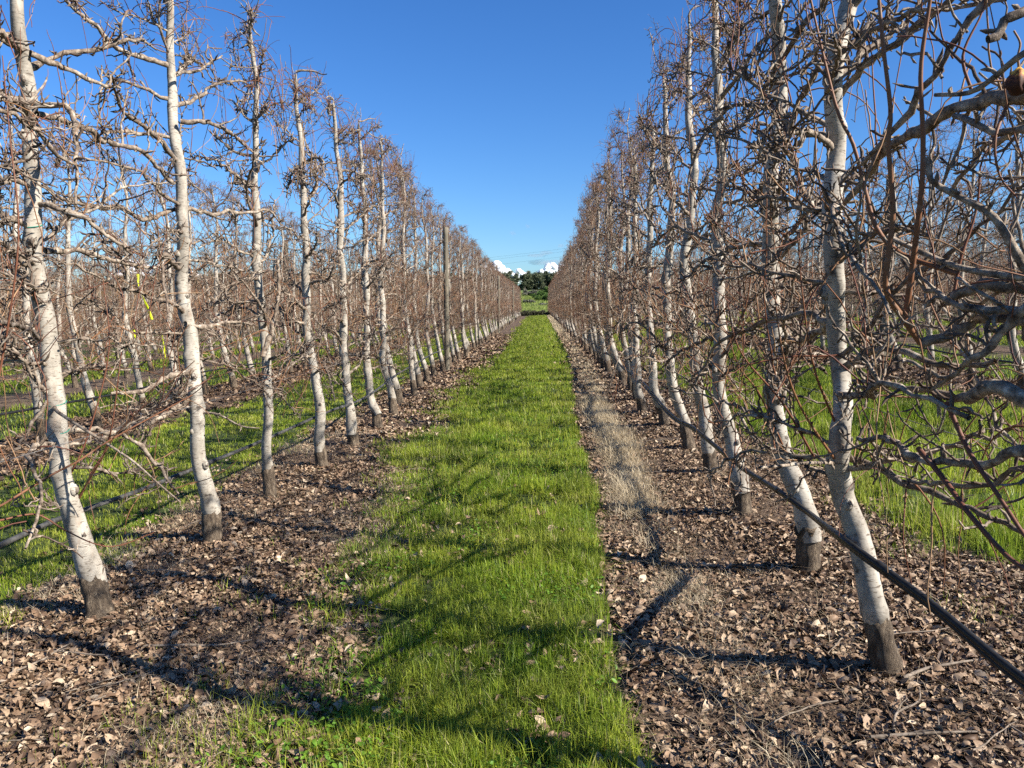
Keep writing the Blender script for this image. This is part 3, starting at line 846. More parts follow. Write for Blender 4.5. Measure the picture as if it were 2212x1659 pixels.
RP = [
    ([(1905, 1350), (1880, 1270), (1845, 1150), (1815, 1060), (1808, 960), (1820, 880), (1822, 800), (1810, 690), (1798, 560), (1795, 440), (1800, 330), (1800, 230), (1815, 120), (1838, 0), (1850, -150), (1845, -330), (1850, -500)], (1925, 1452), [.054, .047, .042, .036, .027], spR1, 'bare tree at right with knotty white trunk leaning over a dark rootstock, nearest to camera'),
    ([(1748, 1150), (1720, 1060), (1690, 980), (1673, 880), (1680, 760), (1665, 640), (1660, 530), (1665, 420), (1680, 300), (1685, 200), (1680, 100), (1668, 0), (1665, -180)], (1747, 1232), [.066, .056, .048, .044, .03], spR2, 'second trunk from the right side, bare tree with thick curved stem behind the black pipe'),
    ([(1597, 1050), (1580, 950), (1560, 880), (1555, 760), (1550, 620), (1552, 480), (1560, 360), (1548, 250), (1550, 130), (1545, 0), (1543, -65)], (1606, 1109), [.062, .054, .046, .040, .025], [], 'bare tree, third trunk from the right side, bright white stem above dark base'),
    ([(1531, 985), (1520, 890), (1505, 800), (1490, 690), (1480, 600), (1490, 480), (1497, 360), (1490, 240), (1487, 110), (1485, 50)], (1539, 1024), None, [], None),
    ([(1482, 925), (1460, 850), (1445, 780), (1440, 680), (1445, 550), (1450, 420), (1440, 320), (1437, 240), (1430, 165)], (1491, 971), None, [], None),
    ([(1430, 880), (1415, 840), (1405, 740), (1400, 600), (1405, 450), (1410, 330), (1405, 265)], (1440, 920), None, [], None),
    ([(1386, 862), (1378, 830), (1372, 700), (1372, 500), (1370, 330)], (1391, 891), None, [], None),
]
for i, (pix, bp, wd, sp_, lab) in enumerate(RP):
    near_tree(pix, G(*bp), wd or WL, None, 60 + i, lab or 'bare fruit tree, %s trunk from the right side in the row beside the path' % ORD[i], GR, sp_, dens=1.1, extra_shoot=26, dsc=[.923, .907, 1, 1, 1, 1, 1][i])
b0 = np.array([1.56, 1.95, float(terrain(1.56, 1.95))])
_, gp, _r = generic_trunk(np.random.default_rng(5), 4.0, 9)
near_tree([proj(p + b0) for p in gp], b0, WL, None, 81, 'bare tree whose trunk is outside the right edge, thick limbs reaching in close', GR, spR0, nl=16, dens=.7, dsc=.93)

# ---- the rest of the two path rows
yl = np.arange(G(*LP[-1][1])[1] + 1.2, ROW_END, 1.22); yr = np.arange(G(*RP[-1][1])[1] + 1.2, ROW_END, 1.2)
for rows, x0, nm, gname in ((yl, -2.23, 'left', GL), (yr, 1.54, 'right', GR)):
    for i, y in enumerate(rows):
        k = i + 8
        if k <= 20:
            lab = 'bare fruit tree, %s trunk along the row %s of the grass path' % (ORD[k - 1], nm)
        else:
            lab = 'small distant bare fruit tree in the far stretch of the row %s of the path' % nm
        copy_tree(x0 + rngT.normal() * .04, y + rngT.normal() * .08, lab, GL if nm == 'left' else GR)
n_ind = 16 + len(yl) + len(yr)
# ---- second and third rows: individuals, nearest first
far_specs = []
cand = []
for side, rows in (('left', LEFT_ROWS), ('right', RIGHT_ROWS)):
    for k in range(1, len(rows)):
        y0 = abs(rows[k]) * .95 * (1.0 if side == 'left' else .98) + .3
        y0 = max(4.0, abs(rows[k]) * 1.15 - 1.5)
        for y in np.arange(y0 + rngT.uniform(0, 1.2), ROW_END, 1.22):
            cand.append((math.hypot(rows[k], y) * (1 + .12 * (k - 1)), side, k, rows[k] + rngT.normal() * .05, y + rngT.normal() * .09))
cand.sort()
budget = 300 - n_ind
WORDS = {1: 'second', 2: 'third', 3: 'fourth', 4: 'fifth', 5: 'sixth'}
for j, (d, side, k, x, y) in enumerate(cand):
    if j < budget and k <= 5:
        copy_tree(x, y, 'bare fruit tree in the %s row %s of the path, glimpsed through nearer branches' % (WORDS[k], 'left' if side == 'left' else 'right'), 'fruit trees in the %s row %s of the path' % (WORDS[k], side))
    else:
        far_specs.append((x, y))
# ---- everything further: one stuff mesh
FV = []
for s in range(6):
    tm, rm, wood, young = variant(300 + s, 2)
    FV.append([tm.arrays(), rm.arrays(), wood.arrays(), young.arrays()])
rngF = np.random.default_rng(11)
vv, qq, mm_, tt = [], [], [], []
off = 0
for (x, y) in far_specs:
    f = FV[int(rngF.integers(0, 6))]
    a = rngF.normal() * .1; s = rngF.uniform(.98, 1.02) * np.interp(y, [14, 34, 60, 100], [1.0, .92, .88, .88]); fl = 1 if rngF.random() < .5 else -1
    for mi, (v, q, m_, t) in enumerate(f):
        v2 = v * np.array([s, fl * s, s])
        ca, sa = math.cos(a), math.sin(a)
        v2 = np.stack([v2[:, 0] * ca - v2[:, 1] * sa + x, v2[:, 0] * sa + v2[:, 1] * ca + y, v2[:, 2] + float(terrain(x, y))], -1)
        vv.append(v2); qq.append(q + off); off += len(v); mm_.append(np.full(len(q), mi)); tt.append(t)
me = mesh_from('orchard_trees', np.concatenate(vv), np.concatenate(qq), np.concatenate(mm_), np.concatenate(tt), [M['trunk'], M['root'], M['limb'], M['young']])
tag(link('orchard_trees', me), 'far rows of bare fruit trees merging into a brown thicket', 'orchard', kind='stuff')
del vv, qq, mm_, tt

# ------------------------------------------------------------------ posts
def post(x, y, H, r, label, group=None, seed=0):
    rng = np.random.default_rng(seed); mb = MB()
    z0 = float(terrain(x, y))
    n = 22
    path = np.stack([.004 * np.sin(np.linspace(0, 5, n) + seed), .004 * np.cos(np.linspace(0, 4, n)), np.linspace(-.1, H, n)], -1)
    rr = np.full(n, r) * (1 + .02 * rng.normal(size=n))
    path = np.vstack([path, path[-1] + [0, 0, .006], path[-1] + [0, 0, .008]]); rr = np.concatenate([rr, [r * .8, .001]])
    mb.tubes(path, rr, 14)
    o = link('wooden_post', mb.mesh('wooden_post', [M['post']]), loc=(x, y, z0))
    tag(o, label, 'post', group)
    st = MB()
    a = np.linspace(0, 2 * np.pi, 17)
    for hz in (1.0, 2.05, 3.05):
        st.tubes(np.stack([(r + .003) * np.cos(a), (r + .003) * np.sin(a), hz + .01 * np.sin(2 * a)], -1), np.full(17, .0028), 4)
    link('wire_loop', st.mesh('wire_loop', [M['wire']]), o)


post(-2.2, 18.3, 3.4, .062, 'round weathered wooden post standing in the row left of the grass path', 'trellis posts', 1)
post(1.56, 17.4, 3.78, .062, 'round grey wooden post standing in the row right of the grass path', 'trellis posts', 2)
pl = G(624, 792); post(float(pl[0]), float(pl[1]), 3.6, .085, 'wooden post rising above the second row left of the path', 'trellis posts', 3)
pr_ = G(1904, 797); post(float(pr_[0]), float(pr_[1]), 3.62, .085, 'tall pale wooden post in the second row right of the path', 'trellis posts', 4)
post(-10.3, 15.6, 2.9, .08, 'short tan wooden post in the third row left of the path', 'trellis posts', 5)
for i, y in enumerate((42, 66)):
    post(-2.2, y, 3.1, .06, 'small distant wooden post in the row left of the path', 'distant posts left', 10 + i)
    post(1.56, y, 3.1, .06, 'small distant wooden post in the row right of the path', 'distant posts right', 20 + i)

# ------------------------------------------------------------------ trellis wires and water pipes
HW = ['lowest', 'middle', 'highest']
for x0, nm in ((-2.22, 'left'), (1.60, 'right')):
    for j, hz in enumerate((1.0, 2.05, 3.05)):
        yv = np.linspace(.6, ROW_END, 90)
        xv = x0 + (.05 if nm == 'left' else -.05) + 0 * yv
        zv = terrain(xv, yv) * 0 + float(terrain(x0, 5.)) + hz - .02 * np.abs(np.sin(yv / 6.0))
        mb = MB(); mb.tubes(np.stack([xv, yv, zv], -1), np.full(90, .0016), 5)
        tag(link('trellis_wire', mb.mesh('trellis_wire', [M['wire']])), '%s thin steel trellis wire strung along the row %s of the path' % (HW[j], nm), 'wire', 'trellis wires')


def pipe(ctrl, r, mat, label, far, x_far, h_far, twin=0.0, seed=0):
    rng = np.random.default_rng(seed)
    pts = [P(*c) for c in ctrl]
    last = pts[-1]
    for y in np.arange(last[1] + 2.5, far, 2.5):
        x = last[0] + (x_far - last[0]) * min(1, (y - last[1]) / 6)
        pts.append(np.array([x, y, float(terrain(x, y)) + h_far + .03 * math.sin(y * 1.3)]))
    line = smooth_path(pts, 900)
    mb = MB()
    mb.tubes(line, np.full(900, r), 12)
    if twin:
        l2 = line + np.array([.0, 0, 1]) * (-twin) + np.stack([.012 * np.sin(np.linspace(0, 60, 900)), 0 * line[:, 0], .006 * np.sin(np.linspace(0, 43, 900))], -1)
        mb.tubes(l2, np.full(900, r * .72), 10)
    o = link('water_pipe', mb.mesh('water_pipe', [mat])); tag(o, label, 'pipe', 'irrigation pipes')
    # couplings
    for t in (.012, .03, .06, .1, .16):
        i = int(t * 899); c = line[i]; d = nrm(line[i + 1] - line[i])
        cb = MB(); cb.tubes(np.stack([c - d * .03, c - d * .028, c - d * .01, c + d * .01, c + d * .028, c + d * .03]), r * np.array([1.02, 1.3, 1.3, 1.3, 1.3, 1.02]), 12)
        link('coupling', cb.mesh('coupling', [mat]), o)


pipe([(2420, 1600, 1.85), (2212, 1468, 2.25), (2020, 1310, 2.60), (1900, 1222, 2.84), (1850, 1186, 2.94), (1808, 1154, 3.14), (1777, 1131, 3.5), (1745, 1106, 4.0), (1722, 1089, 4.12), (1692, 1067, 4.24), (1650, 1040, 4.66), (1590, 1000, 5.27), (1500, 925, 6.6), (1450, 895, 7.7)], .0135, M['pipe'], 'black twin water pipe slanting across the white trunks of the right row', 95, 1.42, .45, .024, 1)
pipe([(-160, 1250, 3.05), (0, 1178, 3.5), (130, 1120, 4.15), (300, 1060, 4.75), (410, 1016, 5.3), (560, 955, 6.5), (700, 893, 7.8), (790, 858, 9.3)], .014, M['pipe2'], 'dusty grey water pipe hanging behind the trunks of the left row', 95, -2.36, .5, 0, 2)
for x0, nm in ((-6.2, 'left'), (6.6, 'right')):
    yv = np.linspace(5, 95, 120); xv = 0 * yv + x0
    mb = MB(); mb.tubes(np.stack([xv, yv, terrain(xv, yv) + .45 + .03 * np.sin(yv)], -1), np.full(120, .0155), 8)
    tag(link('water_pipe', mb.mesh('water_pipe', [M['pipe']])), 'dark water pipe along the second row %s of the path' % nm, 'pipe', 'irrigation pipes')

# ------------------------------------------------------------------ yellow tape, fruit
def tape(ctrl, wdt, label, seed):
    rng = np.random.default_rng(seed)
    line = smooth_path([P(*c) for c in ctrl], 26)
    tw = np.linspace(0, 2.6, 26) + seed
    side = np.stack([np.cos(tw), np.sin(tw) * .8, 0 * tw], -1)
    a = line - side * wdt / 2; b_ = line + side * wdt / 2
    th = np.cross(side, np.array([0, 0, 1.])) * .0006
    v = np.stack([a + th, b_ + th, b_ - th, a - th], 1)
    idx = np.arange(26 * 4).reshape(26, 4); i2 = np.roll(idx, -1, 1)
    mb = MB(); mb.add(v, np.stack([idx[:-1], i2[:-1], i2[1:], idx[1:]], -1), rng.uniform(0, 1))
    tag(link('flagging_tape', mb.mesh('flagging_tape', [M['tape']])), label, 'tape', 'yellow tapes')


tape([(298, 592, 11.9), (300, 618, 11.85), (308, 640, 11.85), (318, 662, 11.8), (328, 690, 11.8)], .045, 'longest yellow plastic tape fluttering from a trunk in the second left row', 1)
tape([(349, 718, 11.9), (353, 745, 11.85), (357, 772, 11.85)], .03, 'short yellow tape hanging below and right of the longest tape', 2)
tape([(288, 712, 11.9), (291, 722, 11.9), (293, 736, 11.9)], .04, 'small yellow tape scrap knotted left of the short hanging tape', 3)

rngq = np.random.default_rng(9)
fc = P(2199, 176, 1.98)
fb = MB()
nu, nv = 22, 16
th = np.linspace(.03, np.pi - .03, nv); ph = np.arange(nu) * 2 * np.pi / nu
prof = np.sin(th) * np.interp(th, [0, .7, 1.4, 2.2, 3.2], [.62, .72, 1.0, 1.1, .9])
wr = 1 + .20 * np.sin(ph * 5 + 2 * np.sin(th)[:, None] * 3) + .07 * rngq.normal(size=(nv, nu))
R_ = .023 * prof[:, None] * wr
v = np.stack([R_ * np.cos(ph), R_ * np.sin(ph), (.034 * np.cos(th))[:, None] + 0 * ph], -1)
idx = np.arange(nu * nv).reshape(nv, nu); i2 = np.roll(idx, -1, 1)
fb.add(v, np.stack([idx[:-1], idx[1:], i2[1:], i2[:-1]], -1))
fo = link('dried_fruit', fb.mesh('dried_fruit', [M['fruit']]), loc=fc)
tag(fo, 'shrivelled brown and orange pear hanging from a twig at the upper right', 'fruit')
stl = smooth_path([np.array([0, 0, .032]), np.array([-.004, 0, .06]), np.array([-.001, 0, .09]), P(2190, 66, 1.98) - fc], 14)
sb = MB(); sb.tubes(stl, np.linspace(.0032, .0024, 14), 7, [.3])
link('stalk', sb.mesh('stalk', [M['young']]), fo)

# ------------------------------------------------------------------ leaf litter
def leaves(n, sampler, rng, Lr, mat, name, tint=(0, 1), zlift=.009, tilt=.33, flat=False):
    x, y = sampler(n, rng); n = len(x)
    if n == 0:
        return None
    dist = np.hypot(x, y)
    L = rng.uniform(*Lr, n) ** 1.0 * rng.choice([.7, 1.0, 1.25], n) * np.clip(dist / 12, 1, 2.2); Wd = L * rng.uniform(.48, .72, n)
    u = np.array([-.5, -.33, -.05, .25, .5]); wv = np.array([.08, .72, 1.0, .74, .03])
    uu = np.repeat(u, 3); vv_ = np.tile([-1, 0, 1], 5) * np.repeat(wv, 3) * .5
    fold = rng.uniform(-.5, 1.0, n) if not flat else rng.uniform(0, .3, n)
    bend = rng.normal(size=n) * (.9 if not flat else .2); twist = rng.normal(size=n) * .9
    lx = uu[None] * L[:, None]; ly = vv_[None] * Wd[:, None] * (1 - .25 * np.abs(fold)[:, None])
    lz = fold[:, None] * np.abs(vv_)[None] * Wd[:, None] + bend[:, None] * (uu ** 2)[None] * L[:, None] + twist[:, None] * (uu * vv_)[None] * Wd[:, None]
    yaw = rng.uniform(0, 2 * np.pi, n); pt = rng.normal(size=n) * tilt; rl = rng.normal(size=n) * tilt
    # roll about x, pitch about y, yaw about z
    cy_, sy_ = np.cos(rl)[:, None], np.sin(rl)[:, None]; ly, lz = ly * cy_ - lz * sy_, ly * sy_ + lz * cy_
    cp, sp2 = np.cos(pt)[:, None], np.sin(pt)[:, None]; lx, lz = lx * cp + lz * sp2, -lx * sp2 + lz * cp
    cw, sw = np.cos(yaw)[:, None], np.sin(yaw)[:, None]; lx, ly = lx * cw - ly * sw, lx * sw + ly * cw
    zmin = lz.min(1)
    z = terrain(x, y) + rng.uniform(0, zlift * 2, n) - zmin * .6 - .004
    V = np.stack([lx + x[:, None], ly + y[:, None], lz + z[:, None]], -1)
    tq = np.array([[i * 3 + j, i * 3 + j + 1, (i + 1) * 3 + j + 1, (i + 1) * 3 + j] for i in range(4) for j in range(2)])
    q = (tq[None] + (np.arange(n) * 15)[:, None, None]).reshape(-1, 4)
    t = rng.beta(1.6, 1.6, n) * (tint[1] - tint[0]) + tint[0]
    return V.reshape(-1, 3), q, np.repeat(t, 15)


def strip_sampler(x0, x1, y0, y1, keep, power=1.0):
    def f(n, rng):
        x = rng.uniform(x0, x1, n)
        a, b_ = y0 ** (1 - power) if power != 1 else math.log(y0), y1 ** (1 - power) if power != 1 else math.log(y1)
        uu = rng.uniform(0, 1, n)
        y = np.exp(a + (b_ - a) * uu) if power == 1 else (a + (b_ - a) * uu) ** (1 / (1 - power))
        k = rng.random(n) < keep(x, y)
        return x[k], y[k]
    return f


def assemble(name, parts, mats, label, cat, smooth=False):
    parts = [p for p in parts if p is not None]
    off = 0; V, Q, T_ = [], [], []
    for v, q, t in parts:
        V.append(v); Q.append(q + off); T_.append(t); off += len(v)
    q = np.concatenate(Q)
    me_ = mesh_from(name, np.concatenate(V), q, np.zeros(len(q)), np.concatenate(T_), mats, smooth)
    return tag(link(name, me_), label, cat, kind='stuff')


rl = np.random.default_rng(21)
patch = lambda x, y: np.clip(-.15 + 1.7 * vnoise(x / .35, y / .35, 31), .08, 1)
kL = lambda x, y: (1 - .93 * grassmask(x, y)) * patch(x, y)
parts = [
    leaves(66000, strip_sampler(-3.4, -.7, 1.6, 9, kL, 0.6), rl, (.024, .058), None, ''),
    leaves(80000, strip_sampler(.38, 2.9, 1.6, 9, kL, 0.6), rl, (.024, .058), None, ''),
    leaves(30000, strip_sampler(-3.3, -.8, 1.8, 8, lambda x, y: 1 - .95 * grassmask(x, y), .7), rl, (.008, .024), None, '', (0, .8), .02),
    leaves(30000, strip_sampler(.35, 2.7, 1.8, 8, lambda x, y: 1 - .95 * grassmask(x, y), .7), rl, (.008, .024), None, '', (0, .8), .02),
    leaves(45000, strip_sampler(-3.1, -1.2, 9, 40, kL, 1.2), rl, (.04, .07), None, ''),
    leaves(45000, strip_sampler(.4, 2.7, 9, 40, kL, 1.2), rl, (.04, .07), None, ''),
    leaves(26000, strip_sampler(-7.4, -5.0, 5, 40, kL, 1.2), rl, (.04, .07), None, '', (.0, .8)),
    leaves(20000, strip_sampler(5.6, 7.8, 7, 40, kL, 1.2), rl, (.04, .07), None, '', (.0, .8)),
    leaves(3000, strip_sampler(-1.1, .6, 2.0, 7, lambda x, y: .12 + .75 * (vnoise(x / .3, y / .3, 8) > .62), .8), rl, (.03, .062), None, '', (.2, 1), .02),
]
assemble('leaf_litter', parts, [M['leaf']], 'brown fallen leaves covering the bare strips under the tree rows', 'leaves', True)

# ------------------------------------------------------------------ grass
def blades(n, sampler, rng, h, wd, lean=.55, tint=(0, .9), lie=0.0, hmod=None):
    x, y = sampler(n, rng); n = len(x)
    if n == 0:
        return None
    dist = np.hypot(x, y)
    H = rng.uniform(h[0], h[1], n) * (1 if hmod is None else hmod(x, y)) * np.clip(1 + (dist - 12) / 60, 1, 1.6)
    Wd = rng.uniform(wd[0], wd[1], n) * np.clip(dist / 4.0, 1, 14)
    a = rng.uniform(0, 2 * np.pi, n); ld_ = np.stack([np.cos(a), np.sin(a)], -1)
    b_ = a + rng.uniform(-.9, .9, n) + np.pi / 2; sd_ = np.stack([np.cos(b_), np.sin(b_)], -1)
    ln = np.abs(rng.normal(size=n)) * lean + lie
    z0 = terrain(x, y) - .004
    st = []
    for (t, wf) in ((0, 1.0), (.5, .85), (1.0, .08)):
        out = H * ln * t ** 1.7
        zz = H * t * (1 - .45 * np.clip(ln, 0, 1.6) * t)
        zz = np.maximum(zz, .003 * t)
        c_ = np.stack([x + ld_[:, 0] * out, y + ld_[:, 1] * out, z0 + zz], -1)
        s_ = np.concatenate([sd_ * (Wd * wf * .5)[:, None], np.zeros((n, 1))], 1)
        st += [c_ - s_, c_ + s_]
    V = np.stack(st, 1)
    tq = np.array([[0, 1, 3, 2], [2, 3, 5, 4]])
    q = (tq[None] + (np.arange(n) * 6)[:, None, None]).reshape(-1, 4)
    t = np.clip(rng.beta(2, 2, n) * (tint[1] - tint[0]) + tint[0] + .55 * (vnoise(x / .35, y / .35, 14) - .5), 0, 1)
    dry = rng.random(n) < .05 + .12 * (vnoise(x / .3, y / .3, 15) > .66)
    t = np.where(dry, rng.uniform(.93, 1, n), np.minimum(t, .9))
    return V.reshape(-1, 3), q, np.repeat(t, 6)


rg = np.random.default_rng(22)
gk = lambda x, y: grassmask(x, y) * np.clip(-1.0 + 1.8 * vnoise(x / .085, y / .085, 41) + 1.4 * vnoise(x / .33, y / .33, 43), .03, 1)
hm = lambda x, y: (.35 + .6 * vnoise(x / .4, y / .4, 42) + .6 * vnoise(x / .1, y / .1, 44)) * np.where((x > -.2) & (x < .6), 1.15, 1.0)
gparts = [
    blades(190000, strip_sampler(-1.7, .6, 1.7, 8, gk, .7), rg, (.04, .135), (.0022, .0046), .75, hmod=hm),
    blades(190000, strip_sampler(-2.0, 1.05, 8, 97, gk, 1.35), rg, (.05, .11), (.0022, .004), .6, hmod=hm),
    blades(100000, strip_sampler(-5.7, -2.6, 3.2, 14, gk, .9), rg, (.03, .075), (.0022, .004), .7, (.25, .9), hmod=hm),
    blades(60000, strip_sampler(-5.7, -2.6, 14, 97, gk, 1.35), rg, (.04, .08), (.0022, .004), .7, (.2, .9), hmod=hm),
    blades(150000, strip_sampler(2.3, 6.1, 2.2, 14, gk, .9), rg, (.08, .19), (.0025, .0048), .5, (.0, .8), hmod=hm),
    blades(60000, strip_sampler(2.3, 6.1, 14, 97, gk, 1.35), rg, (.08, .16), (.0025, .0048), .5, (.0, .8), hmod=hm),
]
for k in range(3, 9):
    a_, b_ = ALLEYS[k]
    gparts.append(blades(22000, strip_sampler(a_ - .2, b_ + .2, max(6, abs(a_ + b_) / 2 * .9), 90, gk, 1.4), rg, (.05, .12), (.003, .005), .6, hmod=hm))
gparts.append(blades(5000, strip_sampler(-1.4, .5, 1.8, 12, lambda x, y: grassmask(x, y) * (vnoise(x / .2, y / .2, 45) > .45), .8), rg, (.12, .21), (.002, .0036), .8, (.3, .9)))
# ragged tufts spreading into the litter
tuft = lambda x, y: (vnoise(x / .2, y / .2, 51) > .66) * .8 * np.exp(-((x + 1.3) / .4) ** 2) + (vnoise(x / .3, y / .3, 52) > .75) * .5 * np.exp(-((x + 3.0) / .3) ** 2) + (vnoise(x / .3, y / .3, 53) > .7) * .6 * np.exp(-((x - 2.35) / .35) ** 2)
gparts.append(blades(90000, strip_sampler(-3.4, 2.9, 1.8, 14, tuft, .8), rg, (.04, .10), (.0022, .004), .6))
assemble('grass', gparts, [M['grass']], 'green grass growing in the lanes between the tree rows', 'grass')
# clover-like broad leaves among the grass
cparts = [leaves(34000, strip_sampler(-1.4, .5, 1.8, 12, lambda x, y: grassmask(x, y) * (vnoise(x / .45, y / .45, 61) > .48), .8), rg, (.012, .028), None, '', (0, 1), .03, .35, True)]
assemble('clover', cparts, [M['clover']], 'small broad green weed leaves scattered through the grass lane', 'weeds')
# dry straw
scx = lambda y: np.interp(y, [3, 6, 10, 18, 26], [.80, .80, .84, 1.08, 1.16])
sk = lambda x, y: np.exp(-((x - (scx(y) + .05 * np.sin(y * .9))) / .135) ** 2) * np.clip((vnoise(x * 0 + 1, y / .75, 71) - .22) * 4, .10, 1) * np.clip((y - 3.6) / 1.2, .05, 1)
sk2 = lambda x, y: .5 * (vnoise(x / .28, y / .28, 72) > .66) * (1 - grassmask(x, y))
sk3 = lambda x, y: np.exp(-((x + 1.25) / .25) ** 2) * (vnoise(x / .3, y / .45, 73) > .55) * .7 + np.exp(-((x + 2.75) / .2) ** 2) * (vnoise(x / .3, y / .4, 74) > .45) * .8
sparts = [
    blades(150000, strip_sampler(.5, 1.4, 2.2, 13, sk, .8), rg, (.06, .15), (.0014, .0026), .9, (0, 1), .25),
    blades(40000, strip_sampler(.6, 1.7, 13, 95, lambda x, y: np.exp(-((x - scx(y)) / .19) ** 2), 1.3), rg, (.05, .11), (.002, .0035), .9, (0, 1), .25),
    blades(40000, strip_sampler(-3.2, 2.7, 1.8, 10, sk2, .8), rg, (.05, .13), (.0013, .0024), 1.1, (0, 1), .5),
    blades(70000, strip_sampler(-3.3, -.8, 2.0, 12, sk3, .8), rg, (.04, .10), (.0014, .0026), .9, (0, 1), .3),
]
stems = blades(30000, strip_sampler(-3.2, 2.7, 1.8, 9, lambda x, y: (1 - grassmask(x, y)) * np.clip(vnoise(x / .4, y / .4, 77) * 1.6 - .4, .05, 1), .7), rg, (.06, .16), (.0013, .0024), 1.4, (0, 1), .9)
M['stem'] = blade_mat('brown_stem', [(0, (.07, .045, .03)), (.6, (.20, .145, .095)), (1, (.36, .28, .19))], .1, .7)
assemble('dead_stems', [stems], [M['stem']], 'thin brown dead stems matted among the fallen leaves', 'stems')
for p_ in sparts:
    p_[2][:] = np.clip(p_[2], 0, 1)
assemble('dry_grass', sparts, [M['straw']], 'pale dry straw grass along the right edge of the grass lane', 'dry grass')

# ------------------------------------------------------------------ fallen twigs
rs_ = np.random.default_rng(33)
sticks = [((300, 1408), (545, 1395), .006, 'longest pale stick lying on leaves below the leftmost tree'), ((1950, 1480), (2110, 1440), .008, 'pale forked stick beside the rootstock of the nearest right tree'),
          ((1930, 1600), (1985, 1500), .006, 'grey stick pointing away just below the forked one'), ((1880, 1610), (2110, 1598), .007, 'grey stick lying crosswise at the lower right'),
          ((20, 1470), (160, 1400), .005, 'thin dry stick at the lower left edge')]
for a_, b_, r, lab in sticks:
    p0, p1 = G(*a_), G(*b_)
    line = smooth_path([p0, p0 * .6 + p1 * .4 + rs_.normal(size=3) * [.02, .02, 0], p0 * .3 + p1 * .7 + rs_.normal(size=3) * [.02, .02, 0], p1], 18)
    line[:, 2] = terrain(line[:, 0], line[:, 1]) + .03
    mb = MB(); mb.tubes(line, np.linspace(r, r * .5, 18), 7)
    A = grow(line[[6, 11]], nrm(line[[10, 15]] - line[[4, 9]]) + rs_.normal(size=(2, 3)) * [.6, .6, .1], np.array([.1, .07]), 5, .15, (0, 0, 0), rs_)
    mb.tubes(A, np.full((2, 6), r * .5) * np.linspace(1, .5, 6), 5)
    tag(link('fallen_stick', mb.mesh('fallen_stick', [M['stick']])), lab, 'stick', 'fallen sticks')
for i in range(70):
    side = rs_.random() < .5
    x = rs_.uniform(-3.0, -1.1) if side else rs_.uniform(.6, 2.5)
    y = math.exp(rs_.uniform(math.log(2.3), math.log(9)))
    a = rs_.uniform(0, 6.28); L = rs_.uniform(.15, .5)
    line = grow(np.array([[x, y, 0]]), np.array([[math.cos(a), math.sin(a), 0]]), [L], 9, .12, (0, 0, 0), rs_)[0]
    line[:, 2] = terrain(line[:, 0], line[:, 1]) + .022 + .012 * rs_.random()
    mb = MB(); mb.tubes(line, np.linspace(.0035, .0018, 10) * rs_.uniform(.8, 1.3), 6)
    tag(link('fallen_twig', mb.mesh('fallen_twig', [M['stick']])), 'thin pruned twig lying in the leaf litter under the %s row' % ('left' if side else 'right'), 'twig', 'pruned twigs under the %s row' % ('left' if side else 'right'))

# ------------------------------------------------------------------ hillside, scrub, eucalypts
def foliage(centres, radii, n, size, rng, mat_i=0):
    c = rng.integers(0, len(centres), n)
    d = nrm(rng.normal(size=(n, 3))) * (rng.random(n) ** .45)[:, None]
    p = centres[c] + d * radii[c]
    nv = nrm(rng.normal(size=(n, 3)) + d * .8 + [0, 0, .3])
    u = nrm(np.cross(nv, rng.normal(size=(n, 3)))); v = np.cross(nv, u)
    s = rng.uniform(size * .5, size * 1.2, n)[:, None]
    V = np.stack([p - u * s - v * s * .5, p + u * s * .9 - v * s * .6, p + u * s + v * s * .5, p - u * s * .8 + v * s * .6], 1)
    q = np.arange(n * 4).reshape(n, 4)
    return V.reshape(-1, 3), q, np.repeat(np.clip(rng.beta(2, 2, n) + .3 * d[:, 2], 0, 1), 4)


EV = []
for s in range(6):
    rng = np.random.default_rng(500 + s)
    H = rng.uniform(6.6, 9)
    wood = MB()
    tr = grow(np.zeros((1, 3)) - [0, 0, .4], np.array([[rng.normal() * .1, rng.normal() * .1, 1]]), [H * .75], 8, .08, (0, 0, .1), rng)
    wood.tubes(tr, np.linspace(.24, .08, 9)[None], 8)
    k = 9
    st = tr[0][rng.integers(2, 8, k)]
    dd = np.stack([rng.normal(size=k), rng.normal(size=k), rng.uniform(.4, 1.4, k)], -1)
    br = grow(st, dd, rng.uniform(1.5, 3.4, k), 5, .15, (0, 0, .08), rng)
    wood.tubes(br, np.tile(np.linspace(.09, .03, 6), (k, 1)), 5)
    cen = np.vstack([br[:, -1], br[:, 3], tr[0][-2:], np.stack([rng.normal(size=8) * 1.7, rng.normal(size=8) * 1.7, rng.uniform(H * .06, H * .9, 8)], -1), np.stack([rng.normal(size=9) * 1.9, rng.normal(size=9) * 1.5, rng.uniform(H * .05, H * .35, 9)], -1)])
    radi = rng.uniform(.6, 1.35, (len(cen), 1)) * np.array([1.1, 1.1, .8])
    v, q, t = foliage(cen, radi, 6500, .21, rng)
    EV.append((wood.mesh('trunk', [M['trunk']]), mesh_from('crown', v, q, np.zeros(len(q)), t, [M['eucalypt']], False)))
re_ = np.random.default_rng(77)
ex = np.concatenate([np.arange(-190, 190, 3.3), np.arange(-180, 180, 4.2)])
